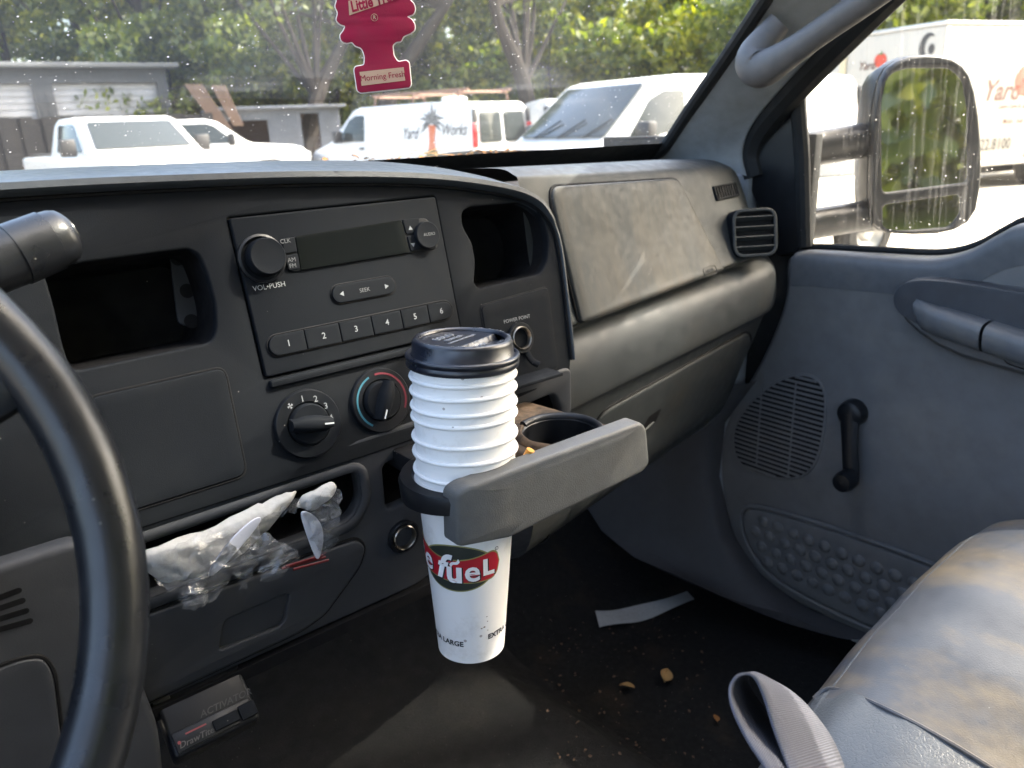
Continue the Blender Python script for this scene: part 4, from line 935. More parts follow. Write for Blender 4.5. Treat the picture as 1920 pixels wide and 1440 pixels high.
obj('sip_hole', poly(Frame(LC + LA * .0208, lt, ld, LA), ring_pts(.0, .0372, .0034, 16, .0016), -.0003), M_void, lid, 0)

# ------------------------------------------------------------------ cutlery packets in the dash slot
M_film, N, L, out = nmat('clear_packet_film')
tr = N('ShaderNodeBsdfTransparent'); gl_ = N('ShaderNodeBsdfGlossy', Roughness=.06); df = N('ShaderNodeBsdfDiffuse'); df.inputs[0].default_value = (.6, .62, .66, 1)
m1 = N('ShaderNodeMixShader'); fr = N('ShaderNodeFresnel', IOR=1.4); fm = N('ShaderNodeMath', operation='MULTIPLY_ADD'); fm.inputs[1].default_value = 1.4; fm.inputs[2].default_value = .03; L(fr.outputs[0], fm.inputs[0]); L(fm.outputs[0], m1.inputs[0]); L(tr.outputs[0], m1.inputs[1]); L(gl_.outputs[0], m1.inputs[2])
tc = N('ShaderNodeTexCoord'); n_ = N('ShaderNodeTexNoise', Scale=120.0, Detail=6.0, Roughness=.6); n_.inputs['Distortion'].default_value = 1.6; L(tc.outputs['Object'], n_.inputs['Vector'])
mr = N('ShaderNodeMapRange'); mr.inputs[1].default_value = .46; mr.inputs[2].default_value = .72; mr.inputs[3].default_value = .06; mr.inputs[4].default_value = .26; L(n_.outputs[0], mr.inputs[0])
m2 = N('ShaderNodeMixShader'); L(mr.outputs[0], m2.inputs[0]); L(m1.outputs[0], m2.inputs[1]); L(df.outputs[0], m2.inputs[2]); L(m2.outputs[0], out.inputs[0])
bp = N('ShaderNodeBump', Strength=.25, Distance=.002); L(n_.outputs[0], bp.inputs['Height']); L(bp.outputs[0], gl_.inputs['Normal']); L(bp.outputs[0], fr.inputs['Normal'])
M_nap = plastic('crumpled_white_napkin', (.46, .455, .43), .9, 300, .4, dirt=(.36, .345, .31), dirt_amt=.6, dscale=20)
M_kn = plain('white_cutlery_plastic', (.66, .67, .74), .32)
def crumple(F, outline, depth, amp, seed, c0, rings=14, freq=55):
    """a crumpled sheet or wad with the given outline"""
    base = chaikin(outline, 2); cx = sum(p[0] for p in base) / len(base); cy = sum(p[1] for p in base) / len(base); V = []; n = len(base)
    for i in range(rings + 1):
        s = 1 - i / (rings + .001)
        for a, b in base:
            x, y = cx + (a - cx) * s, cy + (b - cy) * s; q = Vector((x * freq, y * freq, seed))
            rid = 1 - abs(mnoise.noise(q)) * 2; rid2 = 1 - abs(mnoise.noise(q * 2.3 + Vector((7, 3, 1)))) * 2
            jag = .004 * mnoise.noise(Vector((a * 120, b * 120, seed + 5))) if i == 0 else 0
            V.append(F.pt(x + jag, y + jag, c0 + depth * math.sin(math.pi / 2 * (1 - s) ** .6) + amp * (rid * .7 + rid2 * .4) * min(1, i / 2 + .3)))
    Fc = [(i * n + j, i * n + (j + 1) % n, (i + 1) * n + (j + 1) % n, (i + 1) * n + j) for i in range(rings) for j in range(n)]
    return mesh(V, Fc)
def crinkle(F, outline, c0, amp, seed, cell=.0045, puff=.010):
    """thin clear film full of sharp creases, its edge left ragged"""
    r_ = random.Random(seed); xs_ = [p[0] for p in outline]; ys_ = [p[1] for p in outline]; nx = int((max(xs_) - min(xs_)) / cell) + 3; ny = int((max(ys_) - min(ys_)) / cell) + 3
    cx, cy = sum(xs_) / len(xs_), sum(ys_) / len(ys_); big = max(max(xs_) - min(xs_), max(ys_) - min(ys_)); V, idx, Fc = [], {}, []
    for j in range(ny):
        for i in range(nx):
            x = min(xs_) + (i - 1 + r_.uniform(-.42, .42)) * cell; y = min(ys_) + (j - 1 + r_.uniform(-.42, .42)) * cell
            if inside((x, y), outline):
                w = puff * max(0, 1 - ((x - cx) ** 2 + (y - cy) ** 2) / (big * .5) ** 2); fold = abs(mnoise.noise(Vector((x * 45, y * 45, seed)))) * 2
                idx[(i, j)] = len(V); V.append(F.pt(x, y, c0 + w + amp * (fold - .5) + r_.uniform(-.35, .35) * amp))
    for j in range(ny - 1):
        for i in range(nx - 1):
            q = [(i, j), (i + 1, j), (i + 1, j + 1), (i, j + 1)]; k = [idx.get(z) for z in q]
            if None not in k:
                Fc += [(k[0], k[1], k[2]), (k[0], k[2], k[3])] if r_.random() < .5 else [(k[0], k[1], k[3]), (k[1], k[2], k[3])]
            elif k.count(None) == 1: Fc.append(tuple(z for z in k if z is not None))
    return mesh(V, Fc)
PF = Frame((0, .592, 0), (1, 0, 0), (0, 0, 1), (0, -1, 0))
def P2(pts, c=0.0): return PF.px(pts, c)
def knife(pts, c, tilt, par):
    o_ = chaikin(P2(pts, c), 2); me = plate(PF, o_, [], .0016, .0005, c)
    return obj('knife', me, M_kn, par)
pkL = thing('cutlery_packet', 'crinkled clear packet with rolled napkin and plastic knife next to the steering wheel', 'cutlery packet', tuple(PF.pt(.17, -.36, .02)), 'cutlery packets in the dash slot')
obj('napkin', crumple(PF, P2([(262, 1042), (380, 1010), (470, 965), (520, 945), (560, 925), (566, 940), (520, 990), (470, 1040), (420, 1075), (330, 1110), (272, 1088)], .012), .010, .0050, 3.1, .000, freq=24), M_nap, pkL, 60)
knife([(387, 1078), (400, 1082), (440, 1040), (486, 985), (492, 968), (470, 976), (425, 1020)], .030, 0, pkL)
for k, (o_, c) in enumerate((([(262, 1045), (330, 1008), (420, 985), (470, 1000), (480, 1040), (440, 1085), (385, 1135), (345, 1145), (318, 1110), (280, 1085)], .026), ([(350, 1090), (395, 1080), (394, 1118), (372, 1142), (346, 1145), (322, 1118)], .03), ([(430, 1030), (470, 990), (500, 960), (480, 1060), (462, 1100), (442, 1115), (436, 1080), (420, 1055)], .02))):
    obj('film', crinkle(PF, chaikin(P2(o_, c), 1), c, .0045, 9 + k), M_film, pkL, 0)
pkR = thing('cutlery_packet', 'torn clear packet with bent napkin and white serrated knife at the end of the slot', 'cutlery packet', tuple(PF.pt(.25, -.33, .02)), 'cutlery packets in the dash slot')
obj('napkin', crumple(PF, P2([(566, 945), (580, 930), (610, 915), (634, 908), (640, 916), (632, 935), (606, 955), (598, 966), (570, 962)], .012), .008, .0035, 5.5, .003, freq=30), M_nap, pkR, 60)
knife([(562, 962), (574, 958), (592, 968), (604, 985), (608, 1010), (602, 1042), (595, 1051), (588, 1038), (576, 1005)], .022, 0, pkR)
for k, (o_, c) in enumerate((([(560, 940), (600, 912), (640, 908), (640, 930), (628, 985), (636, 1010), (622, 1040), (600, 1052), (575, 1020), (562, 980)], .018), ([(478, 990), (520, 1002), (570, 1035), (560, 1050), (540, 1050), (538, 1078), (512, 1080), (486, 1102), (474, 1050)], .024), ([(500, 950), (560, 920), (566, 950), (530, 965), (492, 975)], .02))):
    obj('film', crinkle(PF, chaikin(P2(o_, c), 1), c, .004, 21 + k), M_film, pkR, 0)
M_straw = plain('red_straw_plastic', (.13, .004, .007), .4)
stw = thing('red_straws', 'red drink straws lying under the torn cutlery packet', 'straw', tuple(PF.pt(.22, -.375, .02)))
for i, (a, b_) in enumerate((((530, 1068), (612, 1046)), ((536, 1062), (606, 1042)), ((548, 1066), (616, 1050)))):
    obj('straw', tube([PF.pt(*P2([a], .016)[0], .014 + .002 * i), PF.pt(*P2([b_], .016)[0], .014 + .001 * i)], .0012, 8), M_straw, stw)

# ------------------------------------------------------------------ brake controller under the dash
ctl = thing('brake_controller', 'small black trailer brake controller box hanging below the dash', 'brake controller', (.13, .57, -.50))
CO = onY(300, 1318, .60); u_ = Vector((1, 0, 0)); v_ = Vector((0, .34, -.94)).normalized(); CF = facing(onY(388, 1338, .585), (0, -.62, .78), (0, .78, .62))
face = CF.px([(295, 1320), (455, 1252), (484, 1346), (326, 1428)]); xs_ = [p[0] for p in face]; ys_ = [p[1] for p in face]
a0, a1, b0, b1 = (face[0][0] + face[3][0]) / 2, (face[1][0] + face[2][0]) / 2, (face[2][1] + face[3][1]) / 2, (face[0][1] + face[1][1]) / 2 + .02
M_dim = plain('worn_print', (.035, .035, .035), .6)
obj('case', rbox(CF, a0, a1, b0, b1, -.026, 0, .004, 3), M_blk, ctl)
obj('face_ridge', rbox(CF, a0 + .003, a1 - .003, b0 + .003, b0 + .30 * (b1 - b0), 0, .0016, .001), M_blk, ctl)
obj('slide_lever', rbox(CF, a0 + .48 * (a1 - a0), a0 + .78 * (a1 - a0), b0 + .08 * (b1 - b0), b0 + .22 * (b1 - b0), .0016, .004, .001), M_bez, ctl)
obj('side_block', rbox(CF, a0 + .79 * (a1 - a0), a1 - .001, b0 + .05 * (b1 - b0), b0 + .24 * (b1 - b0), .0016, .005, .001), M_bez, ctl)
obj('lettering', text(CF, a0 + .70 * (a1 - a0), b0 + .36 * (b1 - b0), 'ACTIVATOR', .0080, .0004, .0001, shear=.3), M_dim, ctl)
obj('lettering', text(CF, a0 + .27 * (a1 - a0), b0 + .12 * (b1 - b0), 'DrawTite', .0072, .0020, .0001, shear=.3), M_dim, ctl)
obj('red_stripe', poly(CF, rect(a0 + .18 * (a1 - a0), a0 + .42 * (a1 - a0), b0 + .215 * (b1 - b0), b0 + .235 * (b1 - b0)), .0019), M_straw, ctl, 0)
obj('status_light', poly(CF, ring_pts(a0 + .09 * (a1 - a0), b0 + .16 * (b1 - b0), .0014, 12), .0020), M_straw, ctl, 0)
obj('mount_bracket', rbox(CF, a0 - .002, a0 + .012, b1 - .02, b1 + .03, -.02, .002, .001), M_blk, ctl)

# ------------------------------------------------------------------ hanging air freshener
FR = facing(ray(704, 80) * .66, (-.50, -.86, .08), (0.02, 0, 1))
M_card = plastic('magenta_card', (.20, .004, .030), .7, 900, .2, dirt=(.22, .006, .036), dirt_amt=.5); M_tan = plain('tan_card_print', (.36, .24, .17), .7); M_edge = plain('pale_card_edge', (.60, .55, .52), .8)
tree_px = [(640, -90), (628, -60), (640, -48), (625, -22), (632, 0), (628, 12), (634, 24), (630, 38), (638, 46), (648, 48), (644, 58), (637, 66), (640, 77), (650, 81), (660, 78), (666, 86), (676, 89), (680, 94), (684, 106), (683, 122), (666, 125), (664, 131), (670, 170), (676, 174), (768, 164), (771, 158), (767, 117), (762, 113), (746, 116), (738, 104), (736, 84), (744, 78), (752, 78), (756, 68), (770, 62), (778, 56), (778, 46), (772, 36), (762, 31), (775, 27), (779, 18), (776, 6), (768, 0), (780, -16), (768, -40), (776, -54), (760, -88), (720, -130), (700, -150), (675, -130)]
tp = rounded(FR.px(tree_px), .0018, 3)
fres = thing('air_freshener', 'magenta tree-shaped cardboard air freshener hanging before the windshield', 'air freshener', tuple(FR.O))
obj('card', plate(FR, tp, [], .0022, .0003, 0), M_card, fres, 30)
obj('card_edge', tube([FR.pt(a, b, -.0011) for a, b in tp], .0009, 6, closed=True), M_edge, fres)
q = FR.px([(653, 2), (740, -22), (745, -2), (655, 29)]); obj('title_strip', poly(FR, q, .0004), M_tan, fres, 0)
(ta, tb), (tc_, td) = FR.px([(656, 16), (742, -8)]); ang = math.atan2(td - tb, tc_ - ta)
obj('lettering', text(FR, ta + .0006, tb + .0005, 'Little Trees', .0118, .0007, .00035, 'LEFT', ang, shear=.15, sx=.78), M_card, fres, 0)
q = FR.px([(674, 135), (757, 126), (760, 151), (678, 161)]); obj('scent_strip', poly(FR, q, .0004), M_tan, fres, 0)
(ta, tb), (tc_, td) = FR.px([(676, 148), (759, 139)]); obj('lettering', text(FR, (ta + tc_) / 2, (tb + td) / 2, 'Morning Fresh', .0068, .0007, .0, 'CENTER', math.atan2(td - tb, tc_ - ta), sx=.98), M_card, fres, 0)
a, b = FR.p1(702, 33); obj('registered_mark', text(FR, a, b, 'R', .0042, .0005, .0001), M_tan, fres, 0); obj('registered_ring', tube([FR.pt(x, y, .0005) for x, y in ring_pts(a, b, .0028, 20)], .0002, 4, closed=True), M_tan, fres)
obj('hang_cord', tube([FR.pt(*FR.p1(700, -140)), FR.pt(*FR.p1(700, -140)) + Vector((.0, -.03, .12))], .0006, 6), M_edge, fres)

# ------------------------------------------------------------------ litter on the floor
def fz(px, py):
    z = -.92
    for _ in range(12): q = onZ(px, py, z); z = floor_z(q.x, q.y) + .004
    return onZ(px, py, z)
M_tape = plastic('grey_paper_strip', (.34, .35, .35), .8, 300, .3, dirt=(.24, .23, .21), dirt_amt=.6, dscale=20)
ua = [(1116, 1148), (1150, 1146), (1190, 1140), (1240, 1128), (1288, 1110)]; ub = [(1124, 1180), (1160, 1176), (1200, 1166), (1250, 1148), (1302, 1130)]
A_ = spline([fz(*p) + Vector((0, 0, .004)) for p in ua], 4); B_ = spline([fz(*p) + Vector((0, 0, .004)) for p in ub], 4)
tag(obj('paper_strip', grid([[a.lerp(b, k / 4) + Vector((0, 0, .006 * math.sin(i * .5) * (k / 4 - .3))) for k in range(5)] for i, (a, b) in enumerate(zip(A_, B_))]), M_tape, None, 60), 'crumpled pale grey paper strip lying on the dark passenger floor', 'paper strip')
LM = leaf_mesh(1.0)
for (px, py, s, rz, m_, lb) in ((1246, 1286, .034, .6, M_leafl, 'curled tan leaf on the dark floor beside the seat belt'), (1190, 1296, .026, 2.2, M_leafl, 'thin pale leaf on the floor, left of the curled tan leaf'), (1345, 1360, .016, 1.0, M_leafd, 'small red-brown leaf on the floor near the seat edge'), (970, 868, .02, 1.9, M_leafl, None)):
    if lb is None: continue
    me = leaf_mesh(s); me.transform(Matrix.Rotation(rz, 4, 'Z') @ Matrix.Rotation(.3, 4, 'X')); tag(obj('dry_leaf', me, m_, None, 0, fz(px, py) + Vector((0, 0, .006))), lb, 'leaf')
pts = [fz(rnd.uniform(1010, 1330), rnd.uniform(1160, 1430)) + Vector((0, 0, .003)) for _ in range(120)]
tag(litter('floor_crumbs', pts, .0055, plain('dark_leaf_bits', (.10, .06, .035), .9)), 'crumbs and leaf bits strewn over the passenger floor', 'litter', kind='stuff')
# orange cigarette-like butt and bits behind the holder bar
me = tube([Vector((.383, .478, -.288)), Vector((.390, .470, -.268))], .0038, 12); tag(obj('foil_scrap', me, plain('orange_wrapper', (.55, .24, .03), .4), None), 'orange wrapper scrap tucked between cups and holder bar', 'wrapper')
me = crumple(Frame((0, 0, 0), (1, 0, 0), (0, 1, 0), (0, 0, 1)), [(.388, .462), (.410, .464), (.412, .488), (.395, .490)], .006, .004, 2.0, -.285, 6, 90)
tag(obj('crumpled_receipt', me, M_dust, None), 'brown crumpled scrap in the tray behind the holder bar', 'paper scrap')
me = crumple(Frame(onY(803, 322, .93), (1, 0, 0), (0, 0, 1), (0, -1, 0)), [(-.012, -.004), (.014, -.005), (.012, .006), (-.004, .005)], .003, .003, 4.0, 0, 5, 150)
tag(obj('plastic_scrap', me, M_film, None), 'clear plastic scrap on top of the dash by the windshield', 'plastic scrap')
# ------------------------------------------------------------------ the lot outside
M_gnd, N, L, out = nmat('sandy_gravel_lot')
p_ = N('ShaderNodeBsdfPrincipled', Roughness=.9); L(p_.outputs[0], out.inputs[0]); tc = N('ShaderNodeTexCoord')
n1 = N('ShaderNodeTexNoise', Scale=.35, Detail=8.0); L(tc.outputs['Object'], n1.inputs['Vector']); n2 = N('ShaderNodeTexNoise', Scale=30.0, Detail=6.0); L(tc.outputs['Object'], n2.inputs['Vector'])
mx = N('ShaderNodeMix', data_type='RGBA'); mx.inputs[6].default_value = (.30, .27, .22, 1); mx.inputs[7].default_value = (.42, .39, .33, 1); L(n1.outputs[0], mx.inputs[0])
m2 = N('ShaderNodeMix', data_type='RGBA', blend_type='MULTIPLY'); m2.inputs[0].default_value = .5; L(mx.outputs[2], m2.inputs[6]); L(n2.outputs['Color'], m2.inputs[7]); L(mx.outputs[2], p_.inputs['Base Color'])
bp = N('ShaderNodeBump', Strength=.6, Distance=.03); L(n2.outputs[0], bp.inputs['Height']); L(bp.outputs[0], p_.inputs['Normal'])
tag(obj('ground', mesh([(-400, -400, G), (400, -400, G), (400, 400, G), (-400, 400, G)], [(0, 1, 2, 3)]), M_gnd, None, 0), kind='structure')
# vehicles -----------------------------------------------------------
M_wp = plain('white_vehicle_paint', (.55, .55, .54), .28, 0, None, .6); M_vg = plain('vehicle_window_glass', (.03, .035, .035), .08, 0, None, .4); M_tyre = plastic('tyre_rubber', (.02, .02, .02), .85, 200, .2); M_rim = plain('steel_wheel', (.4, .4, .4), .4, .8)
M_tail = plain('red_lens', (.40, .01, .012), .2); M_lens = plain('clear_lens', (.55, .57, .58), .12); M_dk2 = plain('black_trim', (.02, .02, .022), .5); M_mud = plain('pale_cab_paint', (.55, .52, .45), .4)
def ident(): return Frame((0, 0, 0), (1, 0, 0), (0, 0, 1), (0, -1, 0))
class Veh:
    """local frame: x forward, y left, z up from the ground"""
    def __init__(s, name, label, pos, ang, group=None, cat='van'):
        s.root = thing(name, label, cat, (pos[0], pos[1], G), group); s.c, s.s = math.cos(ang), math.sin(ang); s.p = pos
    def w(s, v): return Vector((s.p[0] + v[0] * s.c - v[1] * s.s, s.p[1] + v[0] * s.s + v[1] * s.c, G + v[2]))
    def add(s, name, me, mat, smooth=35, parent=None):
        for v in me.vertices: v.co = s.w(v.co)
        return obj(name, me, mat, parent or s.root, smooth)
    def body(s, name, prof, half, mat, belt=1.2, top=2.0, tumble=.10, bev=.05, r=.08):
        F = Frame((0, 0, 0), (1, 0, 0), (0, 0, 1), (0, -1, 0)); me = plate(F, rounded(prof, r, 4), [], half * 2, bev, half)
        for v in me.vertices: v.co.y *= 1 - tumble * min(1, max(0, (v.co.z - belt) / (top - belt)))
        return s.add(name, me, mat)
    def side(s, name, pts, half, mat, belt=1.2, top=2.0, tumble=.10, sides=(1, -1), off=.006, r=.05, depth=.012):
        for sg in sides:
            F = Frame((0, 0, 0), (-sg, 0, 0), (0, 0, 1), (0, sg, 0)); o_ = rounded([(-sg * x, z) for x, z in pts], r, 3)
            me = plate(F, o_, [], depth, .002, 0)
            for v in me.vertices: v.co.y += sg * (half * (1 - tumble * min(1, max(0, (v.co.z - belt) / (top - belt)))) + off)
            s.add(name, me, mat)
    def cross(s, name, a, b, hw0, hw1, mat, off=.012, r=.06):
        """pane across the vehicle between profile points a (low) and b (high)"""
        A, B = Vector((a[0], 0, a[1])), Vector((b[0], 0, b[1])); V = (B - A); ln = V.length; V.normalize(); N_ = Vector((V.z, 0, -V.x)) * (1 if a[0] > 0 else -1); F = Frame(A + N_ * off, N_.cross(V) * -1, V, N_)
        F.U = V.cross(N_); return s.add(name, plate(F, rounded([(-hw0, 0), (hw0, 0), (hw1, ln), (-hw1, ln)], r, 4), [], .012, .002, 0), mat)
    def wheels(s, xs_, half, r=.38):
        for x in xs_:
            for sg in (1, -1):
                w_ = s.add('wheel', lathe([(r * .6, .12), (r * .9, .12), (r, .07), (r, -.09), (r * .9, -.12), (r * .6, -.12)], (x, sg * (half - .12), r), (0, sg, 0), 28), M_tyre)
                s.add('hub', lathe([(r * .62, .10), (r * .55, .09), (r * .3, .05), (r * .2, .09), (0, .09)], (x, sg * (half - .12), r), (0, sg, 0), 20), M_rim, 35, w_)
    def bx(s, name, x0, x1, y0, y1, z0, z1, mat, r=.02): return s.add(name, box(x0, x1, y0, y1, z0, z1, r), mat)
VANP = [(-2.85, .42), (-2.85, 1.1), (-2.78, 1.95), (-2.66, 2.06), (-1.5, 2.10), (.9, 2.08), (1.15, 2.02), (1.95, 1.36), (2.1, 1.28), (2.72, 1.10), (2.84, .95), (2.86, .42)]
def van(name, label, pos, ang, logo=False, rack=False, glow=False):
    v = Veh(name, label, pos, ang, 'white work vehicles on the lot'); v.body('body', VANP, 1.0, M_wp, 1.15, 2.05, .10)
    v.cross('windshield', (1.93, 1.40), (1.22, 1.99), .86, .76, M_vg)
    v.side('door_window', [(.72, 1.30), (1.72, 1.30), (1.30, 1.80), (1.05, 1.90), (.72, 1.90)], 1.0, M_vg, 1.15, 2.05)
    for y0, y1 in ((-.80, -.06), (.06, .80)):
        a, b = (-2.842, 1.22), (-2.795, 1.86); F = Frame((-2.862, 0, 1.22), (0, -1, 0), (.074, 0, .997), (-.997, 0, .074)); v.add('rear_window', plate(F, rounded([(y0, 0), (y1, 0), (y1 * .93, .64), (y0 * .93, .64)], .07, 4), [], .014, .002, .006), M_vg)
    for sg in (1, -1):
        v.bx('tail_light', -2.868, -2.80, sg * .93 - .07, sg * .93 + .07, 1.12, 1.62, M_tail); v.bx('tail_light_cap', -2.855, -2.79, sg * .91 - .06, sg * .91 + .06, 1.63, 1.92, M_dk2)
        v.bx('headlight', 2.72, 2.872, sg * .78 - .15, sg * .78 + .15, .82, 1.02, M_lens); v.bx('side_mirror', 1.45, 1.60, sg * 1.14 - .11, sg * 1.14 + .11, 1.28, 1.56, M_dk2, .03)
    v.bx('grille', 2.80, 2.875, -.55, .55, .74, 1.0, M_dk2); v.bx('front_bumper', 2.78, 2.96, -.98, .98, .42, .66, M_dk2); v.bx('rear_bumper', -3.0, -2.86, -.98, .98, .42, .62, M_dk2)
    v.side('door_gap', [(.66, .55), (.68, .55), (.68, 2.0), (.66, 2.0)], 1.0, M_dk2, 1.15, 2.05, off=.002, r=.002, depth=.006); v.side('door_handle', [(.72, 1.12), (.9, 1.12), (.9, 1.17), (.72, 1.17)], 1.0, M_dk2, r=.01, off=.02)
    v.wheels((-1.75, 1.85), 1.0)
    for k in range(3): v.add('wiper' if k < 2 else 'seam', tube([(1.97, -.5 + .5 * k, 1.40), (1.75, -.2 + .5 * k, 1.60)], .012, 6), M_dk2)
    if rack:
        for y in (-.7, .7): v.add('rack_rail', tube([(-2.5, y, 2.32), (.6, y, 2.32)], .03, 8), plain('rusty_rack', (.16, .09, .06), .6, .3))
        for x in (-2.3, -.9, .4): v.add('rack_bar', tube([(x, -.85, 2.08), (x, -.8, 2.28), (x, .8, 2.28), (x, .85, 2.08)], .025, 8), MATS['rusty_rack'])
        v.bx('roof_vent', -1.6, -1.2, -.25, .25, 2.10, 2.22, M_wp, .05)
    if logo:
        sg = 1; F = Frame((0, 0, 0), (-1, 0, 0), (0, 0, 1), (0, 1, 0))
        def put(me, nm, m_, off=.010):
            for q in me.vertices: q.co.y += (1.0 * (1 - .10 * min(1, max(0, (q.co.z - 1.15) / .9)))) + off
            v.add(nm, me, m_, 0)
        M_or = plain('palm_orange', (.42, .12, .05), .5); M_gl = plain('faded_lettering', (.09, .09, .09), .6)
        put(text(F, 1.62 - .75, 1.45, 'Yard', .36, 0, .004, shear=.35, sx=.75), 'lettering', M_gl); put(text(F, 1.62 + .62, 1.50, 'Works', .36, 0, .004, shear=.35, sx=.75), 'lettering', M_gl)
        cx_ = 1.62 - .05
        put(poly(F, [(cx_ - .12, 1.02), (cx_ + .14, 1.02), (cx_ + .10, 1.30), (cx_ + .13, 1.62), (cx_ - .10, 1.62), (cx_ - .08, 1.30)]), 'palm_trunk_print', M_or)
        for k in range(11):
            t = math.radians(-20 + 22 * k); d = Vector((math.cos(t), math.sin(t))); n_ = Vector((-d.y, d.x)) * .035; c = Vector((cx_, 1.66)); ln = .34 + .06 * (k % 3)
            e = c + d * ln - Vector((0, .10 * abs(d.x))); m_ = c + d * ln * .55
            put(poly(F, [tuple(c), tuple(m_ - n_), tuple(e), tuple(m_ + n_)]), 'palm_frond_print', M_gl, .012)
        put(poly(F, [(cx_ - .22, .92), (cx_ + .25, .95), (cx_ + .15, 1.08), (cx_ - .12, 1.09)]), 'grass_print', plain('grass_print_green', (.05, .09, .04), .6), .011)
    return v
PICK = [(-2.9, .5), (-2.9, 1.30), (-.80, 1.34), (-.78, 1.40), (-.62, 1.88), (-.40, 1.96), (.45, 1.97), (.72, 1.90), (1.38, 1.40), (1.5, 1.36), (2.60, 1.26), (2.78, 1.10), (2.82, .5)]
def pickup(name, label, pos, ang):
    v = Veh(name, label, pos, ang, 'white work vehicles on the lot', 'pickup truck'); v.body('body', PICK, .98, M_wp, 1.25, 1.95, .16)
    v.cross('windshield', (1.35, 1.44), (.76, 1.88), .80, .70, M_vg); v.cross('rear_window', (-.775, 1.42), (-.64, 1.84), .72, .66, M_vg, .014)
    v.side('door_window', [(-.35, 1.40), (1.12, 1.40), (.66, 1.80), (.50, 1.86), (-.35, 1.86)], .98, M_vg, 1.25, 1.95, .16)
    v.bx('bed_floor', -2.8, -.9, -.82, .82, 1.345, 1.36, M_dk2, 0)
    for sg in (1, -1):
        v.bx('headlight', 2.66, 2.83, sg * .76 - .16, sg * .76 + .16, .92, 1.12, M_lens); v.bx('tail_light', -2.925, -2.86, sg * .90 - .07, sg * .90 + .07, .92, 1.24, M_tail); v.bx('side_mirror', .95, 1.10, sg * 1.13 - .12, sg * 1.13 + .12, 1.34, 1.62, M_dk2, .03)
    v.bx('grille', 2.74, 2.84, -.58, .58, .84, 1.12, M_dk2); v.bx('front_bumper', 2.76, 2.95, -.96, .96, .48, .72, M_rim); v.bx('rear_bumper', -3.05, -2.9, -.95, .95, .5, .7, M_rim)
    v.side('door_gap', [(-.50, .6), (-.48, .6), (-.48, 1.88), (-.50, 1.88)], .98, M_dk2, 1.25, 1.95, .16, off=.002, r=.002, depth=.006)
    v.side('wheel_arch', [(1.30, .5), (2.34, .5), (2.26, .82), (2.05, .98), (1.60, .98), (1.38, .82)], .98, M_dk2, r=.1, off=.004); v.wheels((-1.85, 1.82), .99, .40)
    return v
def gp_(px, D):
    d = ray(px, 250); h = math.hypot(d.x, d.y); return Vector((d.x, d.y)) / h * D
# palm logo van: seen from behind on its left side
rc = gp_(888, 17.2); hd = Vector((-.20, .98)).normalized(); lf = Vector((-hd.y, hd.x)); c = rc + hd * 2.85 - lf * 1.0
van('work_van', 'white work van with palm tree logo and roof rack, seen from behind', c, math.atan2(hd.y, hd.x), True, True)
hd = Vector((-.99, .10)).normalized(); c = gp_(1100, 10.4) - hd * 1.5
van('work_van', 'large white van with sloping windshield beside the windshield pillar', c, math.atan2(hd.y, hd.x))
c = gp_(255, 15.5); hd = (-(c.normalized()) * .95 + Vector((.78, -.62)) * .42).normalized(); pickup('pickup_truck', 'white pickup truck facing the windshield, in front of the fence', c - hd * 1.0, math.atan2(hd.y, hd.x))
c = gp_(425, 21.5); hd = Vector((.90, -.35)).normalized(); pickup('pickup_truck', 'white pickup truck in profile behind the one facing the windshield', c - hd * .9, math.atan2(hd.y, hd.x))
c = gp_(1060, 21.0); hd = Vector((.55, .85)).normalized(); van('work_van', 'far white van mostly hidden between the two nearer vans', c, math.atan2(hd.y, hd.x))
